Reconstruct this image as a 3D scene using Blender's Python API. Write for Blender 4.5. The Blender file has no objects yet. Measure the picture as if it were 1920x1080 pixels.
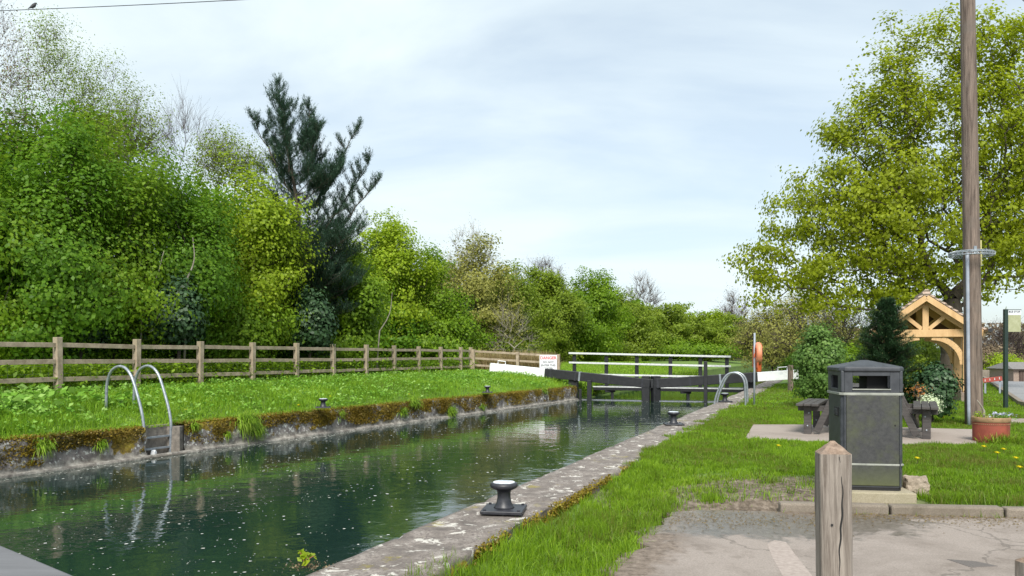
import bpy, math, random
import numpy as np
from mathutils import Vector, Matrix, noise as mnoise

scene = bpy.context.scene
R = math.radians
# ---------------------------------------------------------------- camera, sky, sun, exposure
EYE = 1.25; F = 1470.0; HOR = 665.0
cd = bpy.data.cameras.new("camera"); cam = bpy.data.objects.new("camera", cd)
scene.collection.objects.link(cam); scene.camera = cam
cam.location = (0, 0, EYE); cam.rotation_euler = (R(90), 0, 0)
cd.sensor_width = 36; cd.lens = 36 * F / 1920; cd.shift_y = (HOR - 540) / 1920
cd.clip_start = 0.05; cd.clip_end = 3000
SUN_EL, SUN_AZ = 46, 186      # hazy sun behind the camera
world = bpy.data.worlds.new("World"); scene.world = world; world.use_nodes = True
wt = world.node_tree; wt.nodes.clear()
def wn(t, **k):
    n = wt.nodes.new(t)
    for a, b in k.items(): setattr(n, a, b)
    return n
sky = wn('ShaderNodeTexSky', sky_type='NISHITA', sun_disc=False, sun_elevation=R(SUN_EL),
         sun_rotation=R(SUN_AZ), dust_density=1.5, air_density=1.0)
tc = wn('ShaderNodeTexCoord'); sp = wn('ShaderNodeSeparateXYZ'); wt.links.new(tc.outputs['Generated'], sp.inputs[0])
zc = wn('ShaderNodeMath', operation='MAXIMUM'); zc.inputs[1].default_value = 0.0; wt.links.new(sp.outputs['Z'], zc.inputs[0])
za = wn('ShaderNodeMath', operation='ADD'); za.inputs[1].default_value = 0.22; wt.links.new(zc.outputs[0], za.inputs[0])
cmb = wn('ShaderNodeCombineXYZ')
for i, ax in enumerate('XY'):
    d = wn('ShaderNodeMath', operation='DIVIDE'); wt.links.new(sp.outputs[ax], d.inputs[0]); wt.links.new(za.outputs[0], d.inputs[1])
    wt.links.new(d.outputs[0], cmb.inputs[i])
mp = wn('ShaderNodeMapping'); mp.inputs['Scale'].default_value = (0.75, 1.35, 1); mp.inputs['Location'].default_value = (2.3, 0.7, 0.4)
mp.inputs['Rotation'].default_value = (0, 0, R(-18))
wt.links.new(cmb.outputs[0], mp.inputs[0])
nz = wn('ShaderNodeTexNoise'); nz.inputs['Scale'].default_value = 1.25; nz.inputs['Detail'].default_value = 7; nz.inputs['Roughness'].default_value = .52
nz.inputs['Distortion'].default_value = .35
wt.links.new(mp.outputs[0], nz.inputs['Vector'])
cr = wn('ShaderNodeValToRGB'); cr.color_ramp.elements[0].position = .38; cr.color_ramp.elements[1].position = .62
cr.color_ramp.elements[0].color = (.56, .56, .56, 1); cr.color_ramp.elements[1].color = (1, 1, 1, 1)
wt.links.new(nz.outputs[0], cr.inputs[0])
mx = wn('ShaderNodeMixRGB'); mx.inputs['Color2'].default_value = (5.6, 6.35, 6.65, 1)
wt.links.new(cr.outputs[0], mx.inputs['Fac']); wt.links.new(sky.outputs[0], mx.inputs['Color1'])
bg = wn('ShaderNodeBackground'); bg.inputs['Strength'].default_value = .10
wo = wn('ShaderNodeOutputWorld'); wt.links.new(mx.outputs[0], bg.inputs[0]); wt.links.new(bg.outputs[0], wo.inputs[0])
sl = bpy.data.lights.new("sun", 'SUN'); sl.energy = 3.2; sl.angle = R(22); sl.color = (1, .96, .88)
sun = bpy.data.objects.new("sun", sl); scene.collection.objects.link(sun)
sun.rotation_euler = (R(90 - SUN_EL), 0, R(180 - SUN_AZ))
scene.view_settings.view_transform = 'Standard'; scene.view_settings.look = 'None'
scene.view_settings.exposure = 0.72; scene.view_settings.gamma = 1
scene.cycles.max_bounces = 6; scene.cycles.transparent_max_bounces = 6
scene.cycles.diffuse_bounces = 4; scene.cycles.glossy_bounces = 3

# ---------------------------------------------------------------- helpers
COL = scene.collection
rs = np.random.default_rng(7); random.seed(5)

def px(x, Y):                     # photo column at depth Y -> X in metres
    return (x - 960) / F * Y
def pz(y, Y):                     # photo row at depth Y -> height
    return EYE - (y - HOR) / F * Y
def gp(x, y, z=0.0):              # photo pixel on the plane z -> ground point
    Y = (EYE - z) * F / (y - HOR); return (px(x, Y), Y, z)

def link(o, parent=None):
    COL.objects.link(o)
    if parent is not None: o.parent = parent
    return o
def tag(o, label=None, cat=None, group=None, kind=None):
    if label: o['label'] = label
    if cat: o['category'] = cat
    if group: o['group'] = group
    if kind: o['kind'] = kind
    return o
def thing(name, label, cat, loc=(0, 0, 0), rz=0, group=None):
    o = bpy.data.objects.new(name, None); link(o); o.location = loc; o.rotation_euler = (0, 0, rz)
    o.empty_display_size = .1
    return tag(o, label, cat, group)
def copy_tree(o, parent=None):
    c = o.copy(); COL.objects.link(c)
    if parent is not None: c.parent = parent
    for ch in list(o.children): copy_tree(ch, c)
    return c

def mesh_np(name, V, Fs, mat, parent=None, attr=None, smooth=False):
    """V (n,3); Fs (m,k)"""
    V = np.ascontiguousarray(V, dtype=np.float32); Fs = np.ascontiguousarray(Fs, dtype=np.int32)
    me = bpy.data.meshes.new(name); m, k = Fs.shape
    me.vertices.add(len(V)); me.vertices.foreach_set('co', V.ravel())
    me.loops.add(m * k); me.loops.foreach_set('vertex_index', Fs.ravel())
    me.polygons.add(m); me.polygons.foreach_set('loop_start', np.arange(m, dtype=np.int32) * k)
    if smooth: me.polygons.foreach_set('use_smooth', np.ones(m, dtype=bool))
    me.update(calc_edges=True)
    if attr is not None:
        a = me.attributes.new('tone', 'FLOAT', 'FACE'); a.data.foreach_set('value', np.ascontiguousarray(attr, dtype=np.float32))
    me.materials.append(mat)
    return link(bpy.data.objects.new(name, me), parent)

class MB:
    def __init__(s): s.v = []; s.f = []
    def add(s, vs, fs):
        b = len(s.v); s.v += [tuple(v) for v in vs]; s.f += [tuple(b + i for i in f) for f in fs]; return s
    def box(s, c, size, rz=0, M=None):
        x, y, z = [a / 2 for a in size]
        vs = [Vector((i * x, j * y, k * z)) for k in (-1, 1) for j in (-1, 1) for i in (-1, 1)]
        m = M if M is not None else Matrix.Rotation(rz, 3, 'Z')
        vs = [m @ v + Vector(c) for v in vs]
        return s.add(vs, [(0, 2, 3, 1), (4, 5, 7, 6), (0, 1, 5, 4), (2, 6, 7, 3), (0, 4, 6, 2), (1, 3, 7, 5)])
    def bar(s, a, b, w, h, up=(0, 0, 1)):      # rectangular bar from a to b, w sideways, h along up
        a, b = Vector(a), Vector(b); d = (b - a); L = d.length; d.normalize()
        sd = d.cross(Vector(up)).normalized(); u = sd.cross(d)
        M = Matrix((d, sd, u)).transposed()
        return s.box((a + b) / 2, (L, w, h), M=M)
    def tube(s, pts, r, n=8, caps=True):
        pts = [Vector(p) for p in pts]; rr = r if isinstance(r, (list, tuple)) else [r] * len(pts)
        rings = []; prev = None
        for i, p in enumerate(pts):
            t = (pts[min(i + 1, len(pts) - 1)] - pts[max(i - 1, 0)]).normalized()
            if prev is None:
                a = Vector((0, 0, 1)) if abs(t.z) < .9 else Vector((1, 0, 0)); u = t.cross(a).normalized()
            else: u = (prev - t * prev.dot(t)).normalized()
            prev = u; w = t.cross(u)
            rings.append([p + (u * math.cos(2 * math.pi * k / n) + w * math.sin(2 * math.pi * k / n)) * rr[i] for k in range(n)])
        fs = []
        for i in range(len(pts) - 1):
            for k in range(n):
                k2 = (k + 1) % n; fs.append((i * n + k, i * n + k2, (i + 1) * n + k2, (i + 1) * n + k))
        if caps: fs.append(tuple(range(n))[::-1]); fs.append(tuple((len(pts) - 1) * n + k for k in range(n)))
        return s.add([v for r_ in rings for v in r_], fs)
    def lathe(s, prof, c=(0, 0, 0), n=20):
        vs = []; fs = []
        for r, z in prof:
            for k in range(n):
                a = 2 * math.pi * k / n; vs.append((c[0] + r * math.cos(a), c[1] + r * math.sin(a), c[2] + z))
        for i in range(len(prof) - 1):
            for k in range(n):
                k2 = (k + 1) % n; fs.append((i * n + k, i * n + k2, (i + 1) * n + k2, (i + 1) * n + k))
        fs.append(tuple(range(n))[::-1]); fs.append(tuple((len(prof) - 1) * n + k for k in range(n)))
        return s.add(vs, fs)
    def prism(s, poly, z0, z1):
        n = len(poly); vs = [(x, y, z0) for x, y in poly] + [(x, y, z1) for x, y in poly]
        fs = [tuple(range(n))[::-1], tuple(range(n, 2 * n))] + [(i, (i + 1) % n, n + (i + 1) % n, n + i) for i in range(n)]
        return s.add(vs, fs)
    def build(s, name, mat, parent=None, smooth=False, bevel=0, seg=2):
        me = bpy.data.meshes.new(name); me.from_pydata(s.v, [], s.f); me.materials.append(mat)
        if smooth:
            for p in me.polygons: p.use_smooth = len(p.vertices) == 4
        me.update(); o = link(bpy.data.objects.new(name, me), parent)
        if bevel:
            b = o.modifiers.new('bevel', 'BEVEL'); b.width = bevel; b.segments = seg; b.limit_method = 'ANGLE'; b.angle_limit = R(40)
        return o

# ---------------------------------------------------------------- materials
def nt_mat(name):
    m = bpy.data.materials.new(name); m.use_nodes = True; t = m.node_tree
    b = t.nodes['Principled BSDF']; return m, t, b
def ramp(t, fac, stops):
    n = t.nodes.new('ShaderNodeValToRGB'); e = n.color_ramp.elements
    while len(e) < len(stops): e.new(.5)
    for i, (p, c) in enumerate(stops): e[i].position = p; e[i].color = (*c, 1)
    t.links.new(fac, n.inputs[0]); return n.outputs[0]
def noise(t, scale, detail=6, rough=.6, vec=None, dist=0):
    n = t.nodes.new('ShaderNodeTexNoise'); n.inputs['Scale'].default_value = scale; n.inputs['Detail'].default_value = detail
    n.inputs['Roughness'].default_value = rough; n.inputs['Distortion'].default_value = dist
    if vec is not None: t.links.new(vec, n.inputs['Vector'])
    return n.outputs[0]
def coords(t, kind='Object', scale=(1, 1, 1)):
    c = t.nodes.new('ShaderNodeTexCoord'); m = t.nodes.new('ShaderNodeMapping'); m.inputs['Scale'].default_value = scale
    t.links.new(c.outputs[kind], m.inputs[0]); return m.outputs[0]
def wpos(t, scale=(1, 1, 1)):
    c = t.nodes.new('ShaderNodeNewGeometry'); m = t.nodes.new('ShaderNodeMapping'); m.inputs['Scale'].default_value = scale
    t.links.new(c.outputs['Position'], m.inputs[0]); return m.outputs[0]
def mix(t, fac, a, b, mode='MIX'):
    n = t.nodes.new('ShaderNodeMixRGB'); n.blend_type = mode
    for k, v in (('Fac', fac), ('Color1', a), ('Color2', b)):
        if hasattr(v, 'is_linked') or hasattr(v, 'links'): t.links.new(v, n.inputs[k])
        else: n.inputs[k].default_value = v if k == 'Fac' else (*v, 1)
    return n.outputs[0]
def step(t, v, lo, hi):
    n = t.nodes.new('ShaderNodeMapRange'); n.inputs['From Min'].default_value = lo; n.inputs['From Max'].default_value = hi
    t.links.new(v, n.inputs['Value']); return n.outputs[0]
def math_(t, op, a, b):
    n = t.nodes.new('ShaderNodeMath'); n.operation = op
    for i, v in enumerate((a, b)):
        if hasattr(v, 'links'): t.links.new(v, n.inputs[i])
        else: n.inputs[i].default_value = v
    return n.outputs[0]
def bump(t, b, h, strength=.4, dist=.02):
    n = t.nodes.new('ShaderNodeBump'); n.inputs['Strength'].default_value = strength; n.inputs['Distance'].default_value = dist
    t.links.new(h, n.inputs['Height']); t.links.new(n.outputs[0], b.inputs['Normal'])

def simple(name, c1, c2, scale=8, rough=.7, metal=0, stretch=(1, 1, 1), bmp=.2, lo=.3, hi=.7, kind='Object', detail=6):
    m, t, b = nt_mat(name); v = coords(t, kind, stretch); n = noise(t, scale, detail, .62, v)
    t.links.new(ramp(t, n, [(lo, c1), (hi, c2)]), b.inputs['Base Color'])
    b.inputs['Roughness'].default_value = rough; b.inputs['Metallic'].default_value = metal
    if bmp: bump(t, b, n, bmp, .01)
    return m

def leafy(name, cols, transl=.35, rough=.5, spec=.3):
    m, t, b = nt_mat(name); a = t.nodes.new('ShaderNodeAttribute'); a.attribute_name = 'tone'
    k = len(cols); c = ramp(t, a.outputs['Fac'], [(i / (k - 1), col) for i, col in enumerate(cols)])
    t.links.new(c, b.inputs['Base Color']); b.inputs['Roughness'].default_value = rough; b.inputs['Specular IOR Level'].default_value = spec
    tr = t.nodes.new('ShaderNodeBsdfTranslucent'); t.links.new(c, tr.inputs[0])
    ms = t.nodes.new('ShaderNodeMixShader'); ms.inputs[0].default_value = transl
    t.links.new(b.outputs[0], ms.inputs[1]); t.links.new(tr.outputs[0], ms.inputs[2])
    t.links.new(ms.outputs[0], t.nodes['Material Output'].inputs['Surface']); return m

L_mid = leafy('leaf_mid_green', [(.10, .19, .010), (.18, .31, .014), (.30, .44, .03)], .55)
L_deep = leafy('leaf_deep_green', [(.07, .165, .012), (.13, .27, .016), (.22, .38, .03)], .55)
L_yel = leafy('leaf_yellow_green', [(.19, .29, .012), (.31, .43, .02), (.44, .54, .04)], .55)
L_oak = leafy('leaf_oak_spring', [(.17, .215, .008), (.30, .365, .012), (.45, .52, .035)], .55)
L_olive = leafy('leaf_olive', [(.13, .20, .016), (.22, .31, .024), (.34, .43, .05)], .55)
L_bud = leafy('leaf_bud', [(.18, .18, .04), (.29, .29, .06), (.40, .40, .10)], .4)
L_brown = leafy('leaf_brown_twig', [(.12, .085, .055), (.20, .145, .09), (.28, .22, .13)], .3)
L_holly = leafy('leaf_holly', [(.014, .04, .014), (.03, .075, .024), (.07, .13, .05)], .15, .5, .4)
L_pine = leafy('needle_pine', [(.035, .08, .05), (.06, .12, .075), (.10, .17, .11)], .2)
L_fir = leafy('needle_fir', [(.022, .055, .026), (.045, .10, .042), (.085, .155, .065)], .15)
L_privet = leafy('leaf_privet', [(.08, .16, .03), (.13, .24, .05), (.22, .34, .08)], .4)
L_grass = leafy('grass_blade', [(.19, .19, .04), (.12, .22, .012), (.21, .36, .016), (.34, .49, .04)], .45)
L_grassl = leafy('grass_blade_bank', [(.18, .22, .04), (.14, .28, .016), (.26, .44, .028), (.40, .57, .07)], .45)
L_moss = leafy('moss_tuft', [(.07, .07, .010), (.19, .125, .012), (.30, .25, .025)], .25)
L_weed = leafy('leaf_weed', [(.10, .24, .02), (.20, .40, .04), (.36, .54, .15)], .4)
L_straw = leafy('straw', [(.22, .16, .07), (.34, .26, .12), (.45, .38, .2)], .4)
L_yflower = leafy('petal_yellow', [(.85, .70, .02), (.9, .78, .03)], .3)
L_wflower = leafy('petal_white', [(.5, .6, .35), (.75, .8, .6)], .3)
L_pflower = leafy('petal_lilac', [(.35, .36, .5), (.6, .6, .75)], .3)
L_rflower = leafy('leaf_copper', [(.35, .12, .03), (.45, .22, .06)], .3)

M_bark = simple('bark', (.045, .035, .028), (.13, .105, .08), 14, .9, 0, (1, 1, .3), .5)
M_barkoak = simple('bark_oak', (.028, .022, .016), (.085, .068, .05), 14, .9, 0, (1, 1, .3), .5)
M_barkpale = simple('bark_pale', (.16, .14, .11), (.32, .29, .24), 20, .9, 0, (1, 1, .3), .3)
M_twig = simple('bark_twig', (.05, .036, .032), (.10, .075, .065), 14, .9)
M_black = simple('black_paint', (.006, .007, .009), (.018, .019, .023), 9, .55, bmp=.15)
M_white = simple('white_paint', (.62, .64, .68), (.82, .83, .85), 5, .5, bmp=.08, lo=.25, hi=.5)
M_railw = simple('rail_white_worn', (.34, .36, .37), (.66, .68, .68), 7, .55, stretch=(1, 4, 4), bmp=.1, lo=.25, hi=.55)
M_galv = simple('galvanised_steel', (.22, .25, .28), (.40, .43, .47), 18, .42, .55, bmp=.05)
M_galvl = simple('grey_conduit', (.23, .26, .32), (.34, .37, .43), 6, .6, 0, bmp=.05)
M_iron = simple('cast_iron', (.012, .013, .018), (.035, .036, .044), 22, .45, 0, bmp=.12)
M_cap = simple('worn_cap_paint', (.22, .26, .31), (.66, .70, .74), 9, .5, bmp=.1, lo=.35, hi=.6)
M_green = simple('dark_green_paint', (.008, .022, .018), (.018, .036, .03), 4, .45, bmp=0)
M_orange = simple('orange_plastic', (.50, .09, .025), (.66, .17, .06), 7, .45, bmp=.03)
M_orangel = simple('faded_orange', (.55, .17, .085), (.72, .30, .17), 7, .5, bmp=.03)
M_terra = simple('terracotta', (.17, .035, .022), (.32, .075, .045), 7, .7, bmp=.15)
M_terrar = simple('terracotta_rim', (.17, .11, .05), (.33, .20, .11), 12, .8, bmp=.2)
M_dark = simple('bin_inside', (.008, .008, .009), (.014, .014, .014), 4, .8)
M_soil = simple('soil', (.03, .022, .015), (.10, .075, .05), 30, .95, bmp=.6)
M_slate = simple('recycled_plastic', (.035, .03, .030), (.085, .075, .072), 9, .6, stretch=(.4, 4, 4), bmp=.15)
M_wire = simple('wire', (.12, .12, .12), (.2, .2, .2), 4, .5, .6, bmp=0)
M_brick = simple('old_brick', (.20, .15, .12), (.36, .28, .23), 14, .9, bmp=.4)
M_bird = simple('feather_dark', (.02, .02, .022), (.06, .06, .065), 14, .7)

def m_wood(name, c1, c2, stain, scale=5, stretch=(1, 1, 9), bmp=.5, lo=.3):
    m, t, b = nt_mat(name); v = coords(t, 'Object', stretch); n = noise(t, scale, 8, .7, v, .4)
    n2 = noise(t, 2.2, 5, .6, coords(t))
    c = ramp(t, n, [(lo, c1), (.68, c2)]); c = mix(t, step(t, n2, .52, .72), c, stain)
    t.links.new(c, b.inputs['Base Color']); b.inputs['Roughness'].default_value = .85; bump(t, b, n, bmp, .01); return m
M_fence = m_wood('fence_timber', (.21, .16, .11), (.45, .365, .275), (.23, .21, .13), 6, (1, 1, 1))
M_post = m_wood('grey_oak_post', (.11, .088, .072), (.37, .325, .285), (.22, .19, .155), 38, (1, 1, .045), 1.0, .36)
M_posttop = m_wood('post_end_grain', (.12, .08, .055), (.33, .24, .18), (.3, .24, .2), 40, (1, 1, 1), .8)
M_oakn = m_wood('new_oak', (.44, .26, .115), (.66, .44, .23), (.54, .35, .17), 4, (1, 1, .3), .1)
M_pole = m_wood('pole_timber', (.06, .042, .034), (.25, .19, .155), (.13, .105, .09), 26, (1, 1, .06), 1.0, .36)

def m_tiles():
    m, t, b = nt_mat('clay_tiles'); v = coords(t, 'Object', (1, 1, 1))
    w = t.nodes.new('ShaderNodeTexWave'); w.bands_direction = 'Z'; w.inputs['Scale'].default_value = 3.2; w.inputs['Distortion'].default_value = .3
    t.links.new(v, w.inputs['Vector']); n = noise(t, 12, 5, .6, v)
    c = ramp(t, n, [(.3, (.30, .21, .16)), (.7, (.48, .38, .31))])
    t.links.new(c, b.inputs['Base Color']); b.inputs['Roughness'].default_value = .9; bump(t, b, w.outputs[0], .8, .03); return m
M_tiles = m_tiles()

def m_stone_wall():
    m, t, b = nt_mat('mossy_canal_stone'); v = wpos(t); geo = t.nodes.new('ShaderNodeNewGeometry'); s = t.nodes.new('ShaderNodeSeparateXYZ')
    t.links.new(geo.outputs['Position'], s.inputs[0]); z = s.outputs['Z']
    base = ramp(t, noise(t, 3.2, 8, .7, v), [(.3, (.05, .045, .045)), (.48, (.17, .15, .145)), (.68, (.40, .37, .34))])
    lich = step(t, noise(t, 11, 5, .65, v), .56, .60)
    base = mix(t, lich, base, (.62, .62, .58))
    # moss: more towards the top of the wall, in long patches
    mn = math_(t, 'ADD', noise(t, 1.3, 6, .65, v), math_(t, 'MULTIPLY', z, .42))
    mc = ramp(t, noise(t, 9, 6, .7, v), [(.36, (.045, .04, .010)), (.5, (.17, .115, .014)), (.66, (.30, .24, .025))])
    base = mix(t, step(t, mn, .43, .46), base, mc)
    # pale sediment band left by the water
    zz = math_(t, 'ADD', z, math_(t, 'MULTIPLY', noise(t, 4, 5, .7, v), -.16))
    band = step(t, zz, -.475, -.50)
    base = mix(t, math_(t, 'MULTIPLY', band, .85), base, ramp(t, noise(t, 7, 6, .7, v), [(.40, (.13, .115, .10)), (.66, (.38, .36, .32))]))
    t.links.new(base, b.inputs['Base Color']); b.inputs['Roughness'].default_value = .9
    bump(t, b, noise(t, 14, 8, .75, v), .9, .03); return m
M_wall = m_stone_wall()

def m_coping():
    m, t, b = nt_mat('worn_coping_stone'); v = wpos(t)
    c = ramp(t, noise(t, 5, 9, .72, v), [(.32, (.10, .085, .075)), (.5, (.20, .17, .15)), (.68, (.34, .30, .27))])
    c = mix(t, step(t, noise(t, 45, 5, .7, v), .50, .62), c, (.12, .10, .09))
    c = mix(t, step(t, noise(t, 6.5, 6, .72, v, .6), .575, .60), c, (.56, .53, .48))
    c = mix(t, math_(t, 'MULTIPLY', step(t, noise(t, 2.1, 6, .7, v), .60, .67), .75), c, (.24, .20, .03))
    geo = t.nodes.new('ShaderNodeNewGeometry'); s = t.nodes.new('ShaderNodeSeparateXYZ'); t.links.new(geo.outputs['Position'], s.inputs[0])
    side = step(t, s.outputs['Z'], -.02, -.04)
    mo = mix(t, step(t, noise(t, 3.5, 6, .7, v), .5, .54), (.13, .11, .09), (.30, .21, .02))
    c = mix(t, side, c, mo)
    t.links.new(c, b.inputs['Base Color']); b.inputs['Roughness'].default_value = .88
    bump(t, b, noise(t, 28, 9, .75, v), .7, .02); return m
M_coping = m_coping()

def m_ground():
    m, t, b = nt_mat('turf_soil'); v = wpos(t)
    c = ramp(t, noise(t, 1.2, 8, .7, v), [(.35, (.08, .14, .02)), (.6, (.13, .22, .03))])
    c = mix(t, step(t, noise(t, 9, 6, .7, v), .55, .7), c, (.11, .085, .055))
    # worn bare earth by the car park edge
    geo = t.nodes.new('ShaderNodeNewGeometry'); vm = t.nodes.new('ShaderNodeVectorMath'); vm.operation = 'SUBTRACT'
    vm.inputs[1].default_value = (2.2, 7.4, 0); t.links.new(geo.outputs['Position'], vm.inputs[0])
    sc = t.nodes.new('ShaderNodeVectorMath'); sc.operation = 'MULTIPLY'; sc.inputs[1].default_value = (.62, .85, 0); t.links.new(vm.outputs[0], sc.inputs[0])
    ln = t.nodes.new('ShaderNodeVectorMath'); ln.operation = 'LENGTH'; t.links.new(sc.outputs[0], ln.inputs[0])
    d = math_(t, 'ADD', ln.outputs['Value'], math_(t, 'MULTIPLY', noise(t, 3, 6, .7, v), .9))
    mud = ramp(t, noise(t, 12, 7, .7, v), [(.35, (.05, .036, .024)), (.5, (.15, .115, .085)), (.66, (.29, .235, .19))])
    c = mix(t, step(t, d, 1.5, 1.2), c, mud)
    t.links.new(c, b.inputs['Base Color']); b.inputs['Roughness'].default_value = .95
    bump(t, b, noise(t, 22, 8, .7, v), .8, .03); return m
M_ground = m_ground()

def m_asphalt(name, c1, c2, dark, wet=False):
    m, t, b = nt_mat(name); v = wpos(t)
    c = ramp(t, noise(t, 90, 6, .7, v), [(.3, c1), (.7, c2)])
    c = mix(t, math_(t, 'MULTIPLY', step(t, noise(t, .9, 7, .68, v, .5), .47, .66), .6), c, dark)
    c = mix(t, math_(t, 'MULTIPLY', step(t, noise(t, 5, 6, .7, v), .56, .68), .45), c, dark)
    if wet:
        # damp silt and grit lying in the hollow along the kerb's left end
        geo = t.nodes.new('ShaderNodeNewGeometry'); vm = t.nodes.new('ShaderNodeVectorMath'); vm.operation = 'SUBTRACT'
        vm.inputs[1].default_value = (2.0, 6.5, 0); t.links.new(geo.outputs['Position'], vm.inputs[0])
        sc = t.nodes.new('ShaderNodeVectorMath'); sc.operation = 'MULTIPLY'; sc.inputs[1].default_value = (.55, 1.15, 0); t.links.new(vm.outputs[0], sc.inputs[0])
        ln = t.nodes.new('ShaderNodeVectorMath'); ln.operation = 'LENGTH'; t.links.new(sc.outputs[0], ln.inputs[0])
        d = math_(t, 'ADD', ln.outputs['Value'], math_(t, 'MULTIPLY', noise(t, 4, 8, .75, v, .8), 1.3))
        w = step(t, d, 1.5, 1.3)
        grit = ramp(t, noise(t, 24, 8, .8, v, .5), [(.36, (.045, .037, .03)), (.5, (.11, .095, .08)), (.66, (.20, .18, .165))])
        c = mix(t, math_(t, 'MULTIPLY', w, .85), c, grit)
        r = t.nodes.new('ShaderNodeMapRange'); r.inputs['To Min'].default_value = .85; r.inputs['To Max'].default_value = .30; t.links.new(w, r.inputs['Value'])
        t.links.new(r.outputs[0], b.inputs['Roughness'])
        # brown earth creeping in from the verge on the left and along the foot of the kerb
        s3 = t.nodes.new('ShaderNodeSeparateXYZ'); t.links.new(geo.outputs['Position'], s3.inputs[0])
        de = math_(t, 'ADD', math_(t, 'SUBTRACT', s3.outputs['X'], math_(t, 'MULTIPLY', s3.outputs['Y'], .40)), 1.28)
        dk = math_(t, 'SUBTRACT', math_(t, 'SUBTRACT', 7.24, math_(t, 'MULTIPLY', s3.outputs['X'], .136)), s3.outputs['Y'])
        dm = math_(t, 'MINIMUM', de, math_(t, 'MULTIPLY', dk, 1.1)); dm = math_(t, 'ADD', dm, math_(t, 'MULTIPLY', noise(t, 3.5, 8, .75, v, .6), .75))
        earth = ramp(t, noise(t, 16, 8, .75, v), [(.35, (.06, .042, .028)), (.52, (.17, .13, .10)), (.68, (.27, .22, .18))])
        c = mix(t, math_(t, 'MULTIPLY', step(t, dm, .66, .50), .9), c, earth)
    else: b.inputs['Roughness'].default_value = .9
    vo = t.nodes.new('ShaderNodeTexVoronoi'); vo.feature = 'DISTANCE_TO_EDGE'; vo.inputs['Scale'].default_value = .55; vd = t.nodes.new('ShaderNodeVectorMath'); vd.operation = 'ADD'
    nn_ = t.nodes.new('ShaderNodeTexNoise'); nn_.inputs['Scale'].default_value = 2.5; nn_.inputs['Detail'].default_value = 6; t.links.new(v, nn_.inputs['Vector'])
    sc2 = t.nodes.new('ShaderNodeVectorMath'); sc2.operation = 'SCALE'; sc2.inputs['Scale'].default_value = .55; t.links.new(nn_.outputs['Color'], sc2.inputs[0])
    t.links.new(v, vd.inputs[0]); t.links.new(sc2.outputs[0], vd.inputs[1]); t.links.new(vd.outputs[0], vo.inputs['Vector'])
    if wet: c = mix(t, math_(t, 'MULTIPLY', step(t, vo.outputs[0], .007, .003), .42), c, (.05, .042, .032))
    t.links.new(c, b.inputs['Base Color']); bump(t, b, noise(t, 120, 5, .7, v), .4, .008); return m
M_asph = m_asphalt('car_park_asphalt', (.20, .168, .148), (.345, .295, .26), (.12, .095, .075), True)
M_road = m_asphalt('road_asphalt', (.20, .20, .21), (.30, .30, .31), (.18, .18, .19))
M_pave = m_asphalt('pinkish_concrete', (.25, .21, .18), (.36, .30, .265), (.20, .165, .14))
M_conc = m_asphalt('kerb_concrete', (.15, .125, .10), (.29, .245, .20), (.09, .075, .05))
M_conc2 = m_asphalt('plinth_concrete', (.24, .21, .14), (.40, .35, .26), (.19, .17, .09))
M_stone = m_asphalt('field_stone', (.20, .16, .12), (.40, .33, .26), (.13, .105, .075))
M_parapet = simple('grey_painted_timber', (.10, .10, .105), (.17, .17, .18), 6, .7, stretch=(.3, 2, 2), bmp=.2)

def m_water():
    m, t, b = nt_mat('canal_water'); v = wpos(t, (1, 1, 1))
    b.inputs['Base Color'].default_value = (.010, .026, .021, 1); b.inputs['Roughness'].default_value = .03
    b.inputs['IOR'].default_value = 1.42; b.inputs['Specular IOR Level'].default_value = .65
    n1 = noise(t, 2.4, 3, .5, v); n2 = noise(t, 9, 3, .5, v)
    h = math_(t, 'ADD', n1, math_(t, 'MULTIPLY', n2, .22)); bump(t, b, h, .30, .020); return m
M_water = m_water()

def m_binpanel():
    m, t, b = nt_mat('bin_panel'); v = coords(t)
    c = ramp(t, noise(t, 26, 8, .8, v), [(.35, (.026, .027, .029)), (.65, (.056, .057, .057))])
    s = t.nodes.new('ShaderNodeSeparateXYZ'); t.links.new(v, s.inputs[0])
    g = noise(t, 3.5, 6, .7, v)
    al = math_(t, 'MULTIPLY', step(t, g, .45, .7), .5); c = mix(t, al, c, (.085, .10, .035))
    low = step(t, math_(t, 'ADD', s.outputs['Z'], math_(t, 'MULTIPLY', g, .25)), .36, .15); c = mix(t, math_(t, 'MULTIPLY', low, .6), c, (.10, .115, .035))
    t.links.new(c, b.inputs['Base Color']); b.inputs['Roughness'].default_value = .5; bump(t, b, noise(t, 60, 6, .7, v), .25, .004); return m
M_binp = m_binpanel()
M_bin = simple('bin_plastic', (.028, .031, .038), (.058, .063, .073), 12, .5, bmp=.08)
M_binb = simple('bin_belt', (.17, .18, .16), (.34, .35, .31), 8, .5, bmp=.05)

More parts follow.
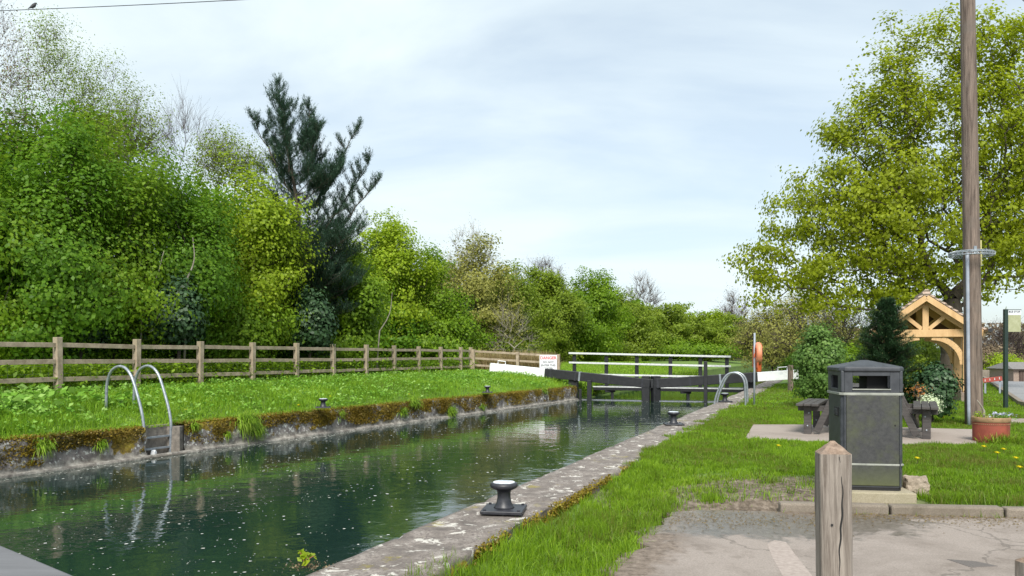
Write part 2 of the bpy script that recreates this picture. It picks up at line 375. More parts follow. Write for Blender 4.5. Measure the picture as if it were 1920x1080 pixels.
# ---------------------------------------------------------------- ground shape
WATER = -0.53
def XR(Y): return .405 * np.asarray(Y, float) - 3.0
def XL(Y):
    Y = np.asarray(Y, float); a = -7.42 + (Y - 11.3) * .509; b = XR(Y) - 7.0
    return np.where(Y < 30.6, a, b)
def sm(x, a, b):
    t = np.clip((x - a) / (b - a), 0, 1); return t * t * (3 - 2 * t)
def gz(X, Y):
    X = np.asarray(X, float); Y = np.asarray(Y, float)
    d = XL(Y) - X                              # distance behind the left wall
    amp = .5 - .2 * sm(Y, 34, 46) * (1 - sm(d, 2.5, 7))
    zl = amp * (1 - np.exp(-np.maximum(d - .38, 0) / 1.15)) - .02
    e = X - XR(Y)
    zr = -.02 - .13 * (1 - sm(Y, 7.2, 9.6)) * sm(e, .4, .9) * (1 - .72 * sm(e, 1.3, 2.6))
    und = .025 * np.sin(X * 1.9 + Y * .7) * np.sin(Y * 1.3 - X * .4)
    zr = zr + und * sm(e, 1.0, 2.0) * .8
    zl = zl + und * sm(d, .3, 1.2)
    # car park lies a little lower
    cp = (Y < kerbY(X) + .12) & (X > cpleft(Y) - .1); zr = np.where(cp, np.minimum(zr, -.165), zr)
    return np.where(d > 0, zl, zr)
# kerb line and car park outline
KA, KB = np.array([2.35, 6.92]), np.array([9.5, 5.95])
def kerbY(X): return KA[1] + (X - KA[0]) * (KB[1] - KA[1]) / (KB[0] - KA[0])
def cpleft(Y): return .66 + (Y - 4.85) * .40
def carpark(X, Y):
    return (Y < kerbY(X) - .06) & (X > cpleft(Y))
def road_left(Y): return 12.8 + (Y - 19.6) * .56 + np.maximum(0, 19.6 - Y) * .2
# ---------------------------------------------------------------- setting: ground, water, roads
def build_ground():
    Ys = np.concatenate([np.arange(-6, 3, 1.0), np.arange(3, 14, .22), np.arange(14, 34, .5), np.arange(34, 80, 3), [90, 110, 150, 220, 400, 900, 2200]])
    lo = np.concatenate([[900, 300, 120, 60, 30, 18, 12, 9], np.arange(7, 0.7, -.4), [.56, .40]])
    ro = np.concatenate([[.25, .6], np.arange(.95, 9, .22), np.arange(9, 18, 1.2), [20, 26, 40, 70, 140, 400, 1200]])
    V = []
    for Y in Ys:
        l, r = float(XL(Y)), float(XR(Y))
        if Y < 9: pass
        xs = np.concatenate([l - lo, [l - .39, l - .38, (l + r) / 2, r + .08, r + .1], r + ro])
        z = gz(xs, np.full_like(xs, Y)); k = len(lo)
        z[k] = -.1; z[k + 1:k + 4] = -2.0; z[k + 4] = -.1
        V.append(np.stack([xs, np.full_like(xs, Y), z], 1))
    n = V[0].shape[0]; V = np.concatenate(V); m = len(Ys)
    i, j = np.meshgrid(np.arange(m - 1), np.arange(n - 1), indexing='ij'); a = (i * n + j).ravel()
    Fq = np.stack([a, a + 1, a + n + 1, a + n], 1)
    return tag(mesh_np('ground', V, Fq, M_ground, smooth=True), kind='structure')
build_ground()
ys = np.array([-6, 0, 6, 12, 20, 30.6, 45, 80, 150, 400]); V = []
for Y in ys: V += [(float(XL(Y)) - .05, Y, WATER), (float(XR(Y)) + .05, Y, WATER)]
tag(mesh_np('water', np.array(V), np.array([(2 * i, 2 * i + 1, 2 * i + 3, 2 * i + 2) for i in range(len(ys) - 1)]), M_water), kind='structure')

# car park surface (its left edge is ragged), road, pavements
mb = MB(); pts = []
for Y in np.arange(-4, 6.9, .12):
    pts.append((cpleft(Y) - .1 + .07 * math.sin(Y * 7) + .06 * math.sin(Y * 17 + 1), Y))
top = [(x, float(kerbY(x)) - .08) for x in np.arange(1.7, 16, .5)]
poly = pts + top + [(16, -4)]
mb.prism(poly, -.17, -.12); tag(mb.build('car_park', M_asph), kind='structure')
# paler concrete strips let into the tarmac
def patch(name, pts_px, z, mat, thick=.02):
    b = MB(); P = [gp(x, y, z)[:2] for x, y in pts_px]; b.prism(P[::-1], z - thick, z); return tag(b.build(name, mat, bevel=.004), kind='structure')
patch('concrete_strip', [(1438, 1020), (1452, 1012), (1474, 1016), (1492, 1040), (1532, 1090), (1496, 1120), (1470, 1085), (1448, 1045)], -.118, simple('strip_concrete', (.26, .215, .19), (.38, .32, .285), 26, .9))
patch('tarmac_repair', [(1775, 1048), (1830, 1052), (1872, 1061), (1820, 1063)], -.1165, simple('old_tar', (.08, .072, .066), (.15, .13, .12), 20, .9, kind='Generated'))
# pad under the picnic table
mb = MB(); P = [gp(x, y, 0)[:2] for x, y in ((1412, 797), (1500, 797), (1825, 806), (1832, 832), (1700, 834), (1540, 828), (1396, 824))]
mb.prism(P[::-1], -.08, .012); tag(mb.build('picnic_pad', M_pave, bevel=.01), kind='structure')
# road beyond with verge path and kerb
def strip(name, fn0, fn1, ys, z, mat, th=.03):
    vs = []; fs = []
    for Y in ys: vs += [(fn0(Y), Y, z), (fn1(Y), Y, z), (fn0(Y), Y, z - th), (fn1(Y), Y, z - th)]
    for i in range(len(ys) - 1):
        a = 4 * i; fs += [(a, a + 1, a + 5, a + 4), (a, a + 4, a + 6, a + 2), (a + 1, a + 3, a + 7, a + 5)]
    b = MB(); b.add(vs, fs); return tag(b.build(name, mat), kind='structure')
ys = [8, 12, 16, 19.6, 24, 28, 32, 38, 46, 60, 80, 120]
strip('road', lambda Y: road_left(Y), lambda Y: road_left(Y) + 6.2, ys, .02, M_road, .1)
strip('road_kerb', lambda Y: road_left(Y) - .14, lambda Y: road_left(Y) - .004, ys, .09, M_conc, .2)
strip('far_pavement', lambda Y: road_left(Y) + 6.2, lambda Y: road_left(Y) + 10.5, ys, .06, M_pave, .2)
mb = MB(); P = [(px(1884, 15.2), 15.2), (px(1884, 14.2), 14.2), (12.6, 13.2), (15.0, 13.6), (14.8, 14.8)]
mb.prism(P, -.05, .015); tag(mb.build('path', M_pave), kind='structure')

# kerb in front of the bin
th = thing('kerb', 'low worn concrete kerb between the car park and the grass by the bin', 'kerb')
d = KB - KA; L = np.linalg.norm(d); d = d / L; q = 0
while q < L:
    a = KA + d * (q + .008); e = KA + d * min(q + .91, L); dz = random.uniform(-.006, .006)
    MB().bar((a[0], a[1], -.115 + dz), (e[0], e[1], -.115 + dz + random.uniform(-.006, .006)), .12, .13).build('kerbstone', M_conc, th, bevel=.018); q += .92

# ---------------------------------------------------------------- canal walls
def wall_mesh(name, fn, y0, y1, side, top_w, label, gap=None, mat=M_wall, joint=1.1):
    """face towards the water at fn(Y); side = +1 if land is at larger X"""
    ys = np.arange(y0, y1, .09); prof = []
    for z in np.arange(-.9, -.60, .12): prof.append((-.10, z))
    prof += [(-.10, WATER - .03), (-.10, WATER + .025), (-.075, WATER + .045), (-.01, WATER + .05)]
    for z in np.arange(-.44, -.02, .055): prof.append((0, z))
    prof.append((.015, -.005)); prof += [(w, .0) for w in np.linspace(.06, top_w, max(3, int(top_w / .09)))]
    prof += [(top_w + .005, -.02)] + [(top_w + .01, z) for z in (-.06, -.11, -.17, -.25, -.4)]
    V = np.zeros((len(ys), len(prof), 3))
    for i, Y in enumerate(ys):
        X = float(fn(Y)); blk = int(Y / joint); jf = min((Y / joint) % 1, 1 - (Y / joint) % 1) * joint
        bo = (mnoise.random_unit_vector() * 0).x
        h1 = math.sin(blk * 12.9898) * 43758.5; h1 -= math.floor(h1); h2 = math.sin(blk * 78.2) * 1243.5; h2 -= math.floor(h2)
        for j, (u, z) in enumerate(prof):
            p = Vector((X * 1.0, Y, z * 1.5)); n = mnoise.fractal(p * 2.3, 1, 2, 4) * .035 + mnoise.noise(p * 9) * .012
            isface = z < -.01 and u < top_w
            uu = u; zz = z
            if z > WATER + .04:
                if isface: uu = u + n * 1.1 + (h1 - .5) * .05 + max(0, .03 - jf) * 1.5
                elif u <= top_w: zz = z + n * .35 + (h2 - .5) * .018 - max(0, .035 - jf) * .7; uu = u + (n * 1.2 if u > top_w - .1 or u < .08 else 0) + (h1 - .5) * .04 * (u < .08)
                else: uu = u + n * 1.3 + (h1 - .5) * .05
            elif z > -.6: uu = u + n * .8
            V[i, j] = (X + side * uu, Y, zz)
    n = len(prof); m = len(ys)
    i, j = np.meshgrid(np.arange(m - 1), np.arange(n - 1), indexing='ij')
    keep = np.ones_like(i, bool)
    if gap is not None:
        yy = ys[i]; zz = np.array([p[1] for p in prof])[j]; uu = np.array([p[0] for p in prof])[j]
        keep = ~((yy > gap[0]) & (yy < gap[1]) & (zz > WATER - .08) & (uu < .28) & (uu > -.07))
    a = (i * n + j)[keep].ravel(); Fq = np.stack([a, a + 1, a + n + 1, a + n], 1)
    if side > 0: Fq = Fq[:, ::-1]
    o = mesh_np(name, V.reshape(-1, 3), Fq, mat, smooth=False)
    return o
GAP = (13.46, 14.12)
wl = thing('canal_wall', 'long mossy stone canal wall along the left bank with a ladder recess', 'wall')
w = wall_mesh('stonework', XL, 8, 31.0, -1, .40, '', GAP); w.parent = wl
# recess for the ladder: back and cheeks
gx0, gx1 = float(XL(GAP[0])), float(XL(GAP[1]))
b = MB(); bx = lambda Y, o: (float(XL(Y)) - o, Y)
def quadz(b, p, q, z0, z1): b.add([(p[0], p[1], z0), (q[0], q[1], z0), (q[0], q[1], z1), (p[0], p[1], z1)], [(0, 1, 2, 3)])
b.bar((*bx(GAP[0] - .05, .28), -.32), (*bx(GAP[0] - .05, .05), -.32), .14, .56); b.bar((*bx(GAP[1] + .12, .28), -.32), (*bx(GAP[1] + .12, .04), -.32), .34, .56); b.bar((*bx(GAP[0] - .12, .12), -.60), (*bx(GAP[1] + .12, .12), -.60), .42, .19)
b.bar((*bx(GAP[0] - .15, .27), -.30), (*bx(GAP[1] + .15, .27), -.30), .12, .60)
b.build('recess', simple('recess_stone', (.09, .08, .07), (.24, .21, .18), 14, .9, bmp=.4), wl, bevel=.01)
wr = wall_mesh('lock_coping', XR, 4.15, 60, 1, .70, '', None, M_coping, 1.35)
tag(wr, 'broad worn stone coping along the right bank of the canal, spotted with lichen', 'coping')
fw = wall_mesh('far_canal_wall', XL, 31.2, 60, -1, .3, '', None, M_ground); tag(fw, 'low grassy canal wall of the left bank beyond the lock gate', 'wall')
# pale fallen stones at the foot of the recess
def rock(name, loc, r, label=None, cat=None, mat=M_stone, sc=(1, 1, 1), seed=0, sub=4, group=None):
    import bmesh
    bm = bmesh.new(); bmesh.ops.create_icosphere(bm, subdivisions=sub, radius=1)
    for v in bm.verts:
        p = v.co.copy(); q = Vector([max(-.72, min(.72, c)) for c in p]) * 1.15
        n = mnoise.fractal(p * 1.3 + Vector((seed, 0, 0)), 1, 2, 4) * .30 + mnoise.noise(p * 5 + Vector((seed, 3, 0))) * .04
        v.co = Vector(((q.x * (1 + n)) * r * sc[0], (q.y * (1 + n)) * r * sc[1], (q.z * (1 + n)) * r * sc[2]))
    me = bpy.data.meshes.new(name); bm.to_mesh(me); bm.free(); me.materials.append(mat)
    o = link(bpy.data.objects.new(name, me)); o.location = loc
    if label: tag(o, label, cat, group)
    return o
rock('stone', (px(291, 13.78) , 13.72, WATER + .05), .055, 'small white stone at the waterline beside the ladder recess', 'stone', M_white, (.8, .8, 1.2), 4, 3)

# ---------------------------------------------------------------- vegetation generators
def frames(D):
    D = D / np.linalg.norm(D, axis=1, keepdims=True).clip(1e-6)
    a = np.where(np.abs(D[:, 2:3]) < .9, np.array([[0, 0, 1.]]), np.array([[1., 0, 0]]))
    u = np.cross(D, a); u /= np.linalg.norm(u, axis=1, keepdims=True); w = np.cross(D, u); return D, u, w
def limbs(P0, P1, r0, r1, k=5):
    D, u, w = frames(P1 - P0); ang = np.arange(k) / k * 2 * np.pi
    ring = u[:, None] * np.cos(ang)[None, :, None] + w[:, None] * np.sin(ang)[None, :, None]
    V = np.concatenate([P0[:, None] + ring * r0[:, None, None], P1[:, None] + ring * r1[:, None, None]], 1)
    n = len(P0); base = np.arange(n)[:, None] * 2 * k; j = np.arange(k); j2 = (j + 1) % k
    Fq = np.stack([base + j, base + j2, base + k + j2, base + k + j], 2).reshape(-1, 4)
    return V.reshape(-1, 3), Fq
def leaves(C, size, rng, tone, up=.5, aspect=.62, out=None):
    """diamond leaves at the points C"""
    n = len(C); N = rng.normal(size=(n, 3)); N[:, 2] = np.abs(N[:, 2]) * .8 + up
    if out is not None: N = N * .5 + out * 1.25
    N /= np.linalg.norm(N, axis=1, keepdims=True)
    A = rng.normal(size=(n, 3)); A -= N * (A * N).sum(1, keepdims=True); A /= np.linalg.norm(A, axis=1, keepdims=True); B = np.cross(N, A)
    s = (size * rng.uniform(.5, 1.5, n))[:, None]
    fold = N * s * .12
    V = np.stack([C - A * s * .5, C + B * s * .5 * aspect + fold, C + A * s * .5, C - B * s * .5 * aspect + fold], 1)
    Fq = np.arange(n * 4).reshape(-1, 4); return V.reshape(-1, 3), Fq, tone
def grow(rng, base, fork, pts, bf=.45, stp=.5, wob=.12):
    base = np.array(base, float); fork = np.array(fork, float)
    nt = max(3, int(np.linalg.norm(fork - base) / stp) + 1)
    N = [base + (fork - base) * i / nt + (rng.normal(size=3) * .03 if 0 < i else 0) for i in range(nt + 1)]
    par = [-1] + list(range(nt)); path = [0.0] + [0] * nt
    for i in range(1, nt + 1): path[i] = path[i - 1] + np.linalg.norm(N[i] - N[i - 1])
    cap = len(pts) * 14 + 200; A = np.zeros((cap, 3)); PL = np.zeros(cap); n = nt + 1; A[:n] = N; PL[:n] = path
    P = list(par); pts = pts[np.argsort(np.linalg.norm(pts - fork, axis=1))]; ends = []
    lowest = max(1, int(nt * .6))
    for p in pts:
        c = np.linalg.norm(A[lowest:n] - p, axis=1) + bf * PL[lowest:n] + np.maximum(0, A[lowest:n, 2] - p[2]) * .5
        k = int(np.argmin(c)) + lowest; L = np.linalg.norm(p - A[k]); m = max(1, int(L / stp)); a0 = A[k].copy(); last = k
        for q in range(1, m + 1):
            f = q / m; pos = a0 + (p - a0) * f + np.array([0, 0, wob * L * math.sin(f * math.pi)]) * .5 + (rng.normal(size=3) * .06 * stp * 2 if q < m else 0)
            if n >= cap: break
            A[n] = pos; PL[n] = PL[last] + L / m; P.append(last); last = n; n += 1
        ends.append(last)
    return A[:n], np.array(P), np.array(ends)
def radii(A, P, tip=.008, e=2.3):
    n = len(A); acc = np.zeros(n); r = np.zeros(n)
    for i in range(n - 1, -1, -1):
        v = acc[i] if acc[i] > 0 else tip ** e
        r[i] = v ** (1 / e)
        if P[i] >= 0: acc[P[i]] += v
    return r
def blob_points(rng, blobs, n, shell=.35):
    vol = np.array([b[3] * b[4] * b[5] for b in blobs]) ** .8; idx = rng.choice(len(blobs), n, p=vol / vol.sum()); B = np.array(blobs)[idx]
    d = rng.normal(size=(n, 3)); d /= np.linalg.norm(d, axis=1, keepdims=True)
    rr = rng.uniform(0, 1, n) ** shell
    return B[:, :3] + d * rr[:, None] * B[:, 3:6]
def tree(name, label, cat, base, fork_h, blobs, npts, nleaf, size, lmat, bmat=M_bark, seed=1, tip=.007, sigma=.22,
         group=None, trunk_r=None, twigs=0, twig_len=.35, leafname='crown', up=.5, k=5, bf=.45, lean=(0, 0), maxr=None, dz=-.1):
    rng = np.random.default_rng(seed); base = (base[0], base[1], base[2] + dz)
    t = thing(name, label, cat, base, 0, group); b0 = np.array(base)
    fork = b0 + np.array([lean[0], lean[1], fork_h]); pts = blob_points(rng, blobs, npts)
    A, P, E = grow(rng, b0, fork, pts, bf); r = radii(A, P, tip)
    if trunk_r: r = np.minimum(r * (trunk_r / r[0]) ** np.clip((r - tip) / (r[0] - tip), 0, 1), trunk_r)
    m = P >= 0; i = np.where(m)[0]; P0, P1, r0, r1 = A[P[i]], A[i], r[P[i]], r[i]
    r0 = np.minimum(r0, r1 * 1.5)
    if twigs:
        T = rng.choice(len(A) - 5, twigs, p=None) + 5; T = T[r[T] < .06] if (r[T] < .06).any() else T
        D = rng.normal(size=(len(T), 3)); D[:, 2] = np.abs(D[:, 2]) * .8 + .25
        c = A.mean(0); out = A[T] - c; out /= np.linalg.norm(out, axis=1, keepdims=True) + 1e-6; D = D + out * 1.2; D /= np.linalg.norm(D, axis=1, keepdims=True)
        E2 = A[T] + D * (twig_len * rng.uniform(.4, 1.3, len(T)))[:, None]
        P0 = np.concatenate([P0, A[T]]); P1 = np.concatenate([P1, E2]); r0 = np.concatenate([r0, np.full(len(T), tip * .8)]); r1 = np.concatenate([r1, np.full(len(T), tip * .35)])
        tips = E2
    else: tips = A[E]
    big = r1 > .02
    Vs, Fs = limbs(P0[big], P1[big], r0[big], r1[big], 8); V2, F2 = limbs(P0[~big], P1[~big], r0[~big], r1[~big], 3)
    V = np.concatenate([Vs, V2]) - b0; Fq = np.concatenate([Fs, F2 + len(Vs)])
    mesh_np('trunk', V, Fq, bmat, t, smooth=True)
    if nleaf:
        src = np.concatenate([A[E], tips]) if twigs else A[E]
        k_ = rng.integers(0, len(src), nleaf); cl = rng.uniform(0, 1, len(src))
        C = src[k_] + np.clip(rng.normal(size=(nleaf, 3)), -2.2, 2.2) * sigma * np.array([1, 1, .6])
        ok = C[:, 2] > gz(C[:, 0], C[:, 1]) + .02; C = C[ok]; k_ = k_[ok]
        tone = np.clip(cl[k_] * .55 + rng.uniform(0, .45, len(C)), 0, 1)
        cen = np.array(blobs)[:, :3].mean(0); o1 = C - cen; o1 /= np.linalg.norm(o1, axis=1, keepdims=True) + 1e-6; o2 = (C - src[k_]) / sigma
        V, Fq, tone = leaves(C, size, rng, tone, up, .7, o1 * .7 + o2 * .55); mesh_np(leafname, V - b0, Fq, lmat, t, tone)
    return t
def ptree(x, Y, ytop, hw, name, label, cat, nleaf, size, lmat, seed, depth=None, ybot=None, gz0=None, npts=260, **kw):
    """bushy tree: photo column x at depth Y, top row ytop, half width hw (px)"""
    rng = np.random.default_rng(seed + 900); X = px(x, Y); g = float(gz(X, Y)) if gz0 is None else gz0
    zt = pz(ytop, Y); w = hw / F * Y; dp = depth or w; zb = g + .2 if ybot is None else pz(ybot, Y); H = zt - zb
    bl = [(X, Y, zb + H * .42, w * .68, dp * .66, H * .42)]
    for i in range(13):
        a = rng.uniform(0, 2 * math.pi) if i % 2 else rng.uniform(math.pi, 2 * math.pi); h = rng.uniform(.05, .9); rr = math.sqrt(max(.1, 1 - (2 * h - .85) ** 2)) * .84
        s = rng.uniform(.20, .36)
        bl.append((X + math.cos(a) * w * rr, Y + math.sin(a) * dp * rr, zb + H * h * .9, w * s, dp * s, H * s * .42))
    bl.append((X + rng.uniform(-.2, .2) * w, Y, zt - H * .16, w * .35, dp * .35, H * .16))
    fh = kw.pop('fork_h', max(.5, (zb - g) + H * .18))
    return tree(name, label, cat, (X, Y, g), fh, bl, npts, nleaf, size, lmat, seed=seed, **kw)

# ---------------------------------------------------------------- left wood, front row then behind
WG = 'trees and shrubs of the wood behind the fence'
LOWER = [
 (-90, 17.6, 215, 190, 30000, .085, L_mid, 'hawthorn tree cut by the left photo edge, fresh green, behind the fence'),
 (95, 18.2, 235, 150, 36000, .08, L_deep, 'dense deep green tree behind the first fence post from the left'),
 (215, 19.6, 225, 125, 30000, .08, L_mid, 'tall mid green tree between the first two fence posts, rising to the birches'),
 (330, 21.2, 320, 120, 28000, .08, L_deep, 'dark green shrubby tree with pale stems behind the ladder hoops'),
 (458, 23.9, 305, 112, 32000, .085, L_yel, 'bright yellow-green tree leaning right beside the pine'),
 (420, 23.3, 520, 95, 22000, .085, L_mid, 'low mid green thicket under the bright yellow-green tree'),
 (540, 26.0, 560, 70, 14000, .09, L_deep, 'low dark green thicket under the left side of the pine'),
 (640, 28.0, 485, 72, 22000, .10, L_mid, 'mid green tree in front of the pine, to its lower right'),
 (720, 30.0, 405, 85, 30000, .10, L_yel, 'light green round-headed tree immediately right of the pine'),
 (700, 28.5, 570, 100, 20000, .10, L_deep, 'low deep green thicket behind the seventh and eighth fence posts'),
 (800, 34.0, 470, 70, 18000, .11, L_mid, 'mid green tree left of the pale budding tree'),
 (820, 33.0, 600, 80, 14000, .11, L_mid, 'low green undergrowth behind the last fence posts'),
 (880, 38.5, 435, 72, 15000, .11, L_bud, 'tall budding tree with pale bare stems showing through its top'),
 (955, 42.0, 495, 78, 26000, .12, L_olive, 'olive green tree above the danger sign'),
 (930, 39.5, 640, 80, 12000, .11, L_olive, 'low brownish scrub behind the angled fence'),
 (1035, 48.0, 500, 70, 24000, .13, L_olive, 'olive green tree over the left end of the footbridge'),
 (1105, 54.0, 500, 62, 24000, .14, L_mid, 'mid green pointed tree above the middle of the footbridge'),
 (1060, 50.0, 590, 75, 18000, .14, L_mid, 'low green hedge mass behind the left half of the footbridge'),
 (1175, 60.0, 545, 60, 16000, .15, L_olive, 'olive tree below the bare far crown over the footbridge'),
 (1255, 70.0, 568, 105, 34000, .17, L_olive, 'wide rounded hawthorn behind the right half of the footbridge'),
 (1335, 80.0, 585, 45, 14000, .18, L_yel, 'yellow-green bush at the right end of the footbridge railing'),
 (1388, 95.0, 598, 42, 14000, .20, L_olive, 'tall olive bush just left of the lifebuoy'),
 (1290, 68.0, 640, 85, 14000, .17, L_mid, 'low green growth under the wide rounded hawthorn'),
]
for i, (x, Y, yt, hw, nl, sz, lm, lab) in enumerate(LOWER):
    if x > 660: Y0_ = Y; Y = max(Y * 1.45, 48); sz = sz * (Y / Y0_) ** .9; hw *= 1.2
    else: sz *= 1.08
    nl = int(nl * 1.15)
    ptree(x, Y, yt, hw, 'broadleaf_tree' if yt < 560 else 'shrub', lab, 'tree' if yt < 560 else 'shrub', nl, sz, lm, 20 + i, group=WG,
          npts=300, twigs=500, twig_len=.5 if lm is not L_bud else .8, sigma=.26 if Y < 30 else .35, tip=.006 if Y < 35 else .012,
          depth=max(1.6, hw / F * Y * .8))
BACK = [
 (-10, 24, 170, 170, L_deep, 'dim green tree behind the leftmost hawthorn'), (170, 26, 200, 150, L_mid, 'green tree in the back row under the birches'),
 (400, 28, 330, 140, L_mid, 'green tree in the back row under the bare crown'), (560, 34, 420, 110, L_deep, 'dim green tree behind the pine trunk'),
 (720, 62, 450, 80, L_mid, 'green tree in the back row right of the pine'), (840, 72, 500, 110, L_deep, 'dim tree behind the budding tree'),
 (1000, 84, 540, 110, L_deep, 'dim tree behind the danger sign'), (1130, 100, 550, 100, L_deep, 'dim tree behind the footbridge'),
 (1220, 130, 580, 90, L_mid, 'far green tree behind the wide hawthorn'),
]
for i, (x, Y, yt, hw, lm, lab) in enumerate(BACK + [(770, 66, 500, 90, L_mid, 'green filler tree low behind the light green trees'), (920, 80, 530, 100, L_olive, 'olive tree deep behind the budding tree')]):
    ptree(x, Y, yt, hw, 'broadleaf_tree', lab, 'tree', 30000, .005 * Y + .02, lm, 60 + i, group=WG, npts=200, sigma=.4, tip=.012)
# dark holly and ivy
for i, (x, Y, yt, hw, yb, lab) in enumerate([
  (335, 19.6, 515, 50, 640, 'glossy dark holly bush low in the wood behind the ladder hoops'),
  (582, 24.6, 545, 30, 655, 'ivy-clad dark stem below the pine'),
  (868, 56, 548, 42, 640, 'dark evergreen bush below the budding tree'),
  (800, 50, 600, 40, 660, 'dark evergreen bush behind the ninth fence post'),
  (1035, 70, 575, 20, 668, 'narrow ivy-covered stem above the fence end'),
  (150, 18.0, 580, 38, 650, 'dark ivy thicket behind the fence at the left'),
  (745, 49, 610, 30, 660, 'dark holly clump behind the eighth fence post')]):
    ptree(x, Y, yt, hw, 'evergreen_bush', lab, 'bush', 9000, .07 + .0015 * Y, L_holly, 90 + i, group='dark evergreen bushes', npts=160, sigma=.2, ybot=yb, depth=max(.5, hw / F * Y * .8))
# birches and bare crowns above the green
def bare(x, Y, yt, hw, yb, lab, seed, nleaf=0, lm=L_brown, bm=M_twig, size=.05, npts=170, twigs=2500, tip=.006, name='bare_tree', sigma=.15, tl=.7, group='bare and budding trees', cat='tree', k=None, trunk_r=None, fork=None):
    rng = np.random.default_rng(seed); X = px(x, Y); g = float(gz(X, Y)); w = hw / F * Y; zt, zb = pz(yt, Y), pz(yb, Y); H = zt - zb
    bl = [(X, Y, zb + H * .38, w * .8, w * .8, H * .40), (X - w * .3, Y, zb + H * .62, w * .4, w * .4, H * .34), (X + w * .25, Y, zb + H * .55, w * .45, w * .45, H * .30), (X, Y, zb + H * .8, w * .25, w * .25, H * .2),
          (X + w * .6, Y, zb + H * .3, w * .35, w * .35, H * .25), (X - w * .6, Y, zb + H * .3, w * .35, w * .35, H * .25)]
    return tree(name, lab, cat, (X, Y, g), fork or max(1.0, (zb - g) * .8), bl, npts, nleaf, size, lm, bm, seed, tip, sigma, group, trunk_r, twigs, tl, bf=.25)
bare(95, 25, 40, 95, 330, 'tall thin birch with tiny yellowish leaves, leftmost full crown above the wood', 131, 13000, L_olive, size=.05, name='birch', sigma=.24, twigs=600, tip=.005)
bare(190, 25, 105, 90, 320, 'airy birch with dark dotted twigs right of the tallest birch', 132, 8000, L_olive, size=.05, name='birch', sigma=.22, twigs=500, tip=.004)
bare(255, 24, 190, 55, 340, 'small thin crown at the right shoulder of the birches', 133, 3000, L_olive, size=.055, name='birch', sigma=.22, twigs=700, tip=.004)
bare(-10, 22, -20, 75, 250, 'bare twiggy tree cut by the top left corner', 134, 2500, L_brown, size=.045, name='birch', sigma=.2, twigs=500, tip=.004)
bare(350, 27, 185, 62, 330, 'leafless purplish-grey crown between birches and pine', 135, 0, twigs=600, npts=110, tl=.9, tip=.004)
bare(430, 25, 270, 60, 350, 'sparse twiggy crown just left of the pine', 136, 6000, L_olive, size=.055, twigs=900, tip=.004)
bare(890, 64, 425, 70, 600, 'pale many-stemmed bare crown sticking out above the budding tree', 137, 5000, L_bud, M_barkpale, .08, tip=.012, sigma=.3, tl=.9)
bare(1020, 78, 488, 55, 600, 'brown twiggy crown above the olive trees', 138, 4000, L_brown, M_twig, .09, tip=.012, sigma=.3, tl=.9)
bare(1205, 112, 518, 35, 600, 'dark bare crown sticking out above the middle hedge', 139, 600, L_brown, M_bark, .12, tip=.02, tl=1.4, npts=140, twigs=900)
bare(1375, 120, 553, 45, 680, 'grey-brown leafless tree far off left of the lifebuoy', 140, 3000, L_brown, M_twig, .16, tip=.02, tl=1.8, sigma=.7)
bare(960, 52, 560, 45, 680, 'thicket of bare arching grey branches above the angled fence', 141, 0, L_brown, M_barkpale, .09, tip=.009, npts=110, twigs=300, tl=1.0, fork=.6)
# pale slanting stems inside the wood
for i, (x0, y0, x1, y1, Y) in enumerate([(268, 560, 312, 470, 19.0), (352, 520, 366, 445, 19.4), (712, 620, 740, 548, 27.0)]):
    b = MB(); pts = [(px(x0 + (x1 - x0) * f + 6 * math.sin(f * 4), Y), Y, pz(y0 + (y1 - y0) * f, Y)) for f in np.linspace(0, 1, 8)]
    pts = [(pts[0][0] - .15, Y + .1, float(gz(pts[0][0], Y)) - .1)] + pts
    b.tube(pts, [.028] + [.024 - .018 * f for f in np.linspace(0, 1, 8)], 6)
    tag(b.build('sapling', M_barkpale, smooth=True), ['pale slanting stem showing through the leaves, left of the holly', 'thin upright pale stem above the holly', 'thin white leaning stem right of the pine'][i], 'sapling', 'pale stems in the wood')
# branches of the birch far left come down with fresh bright sprays of leaf
# far trees beyond the right bank
bare(1450, 60, 575, 70, 690, 'brownish budding tree far down the right bank beside the lifebuoy', 150, 14000, L_bud, M_twig, .13, tip=.015, tl=1.0, sigma=.45, twigs=2500, name='budding_tree')
bare(1530, 48, 560, 75, 690, 'yellow-brown budding tree behind the rounded green shrub', 151, 12000, L_bud, M_twig, .11, tip=.012, tl=1.0, sigma=.4, twigs=2500, name='budding_tree')
bare(1595, 34, 560, 85, 700, 'wide bare apple-like tree with radiating branches left of the small fir', 152, 2500, L_bud, M_bark, .07, tip=.009, tl=.8, sigma=.25, npts=220, twigs=900, name='bare_tree', trunk_r=.16, fork=1.2)
bare(1890, 62, 610, 60, 700, 'bare grey tree beyond the road behind the bus stop', 153, 500, L_brown, M_twig, .1, tip=.014, tl=1.2)
bare(1930, 70, 630, 60, 700, 'bare tree cut by the right photo edge beyond the road', 154, 2500, L_bud, M_twig, .12, tip=.014, tl=1.2, sigma=.5)
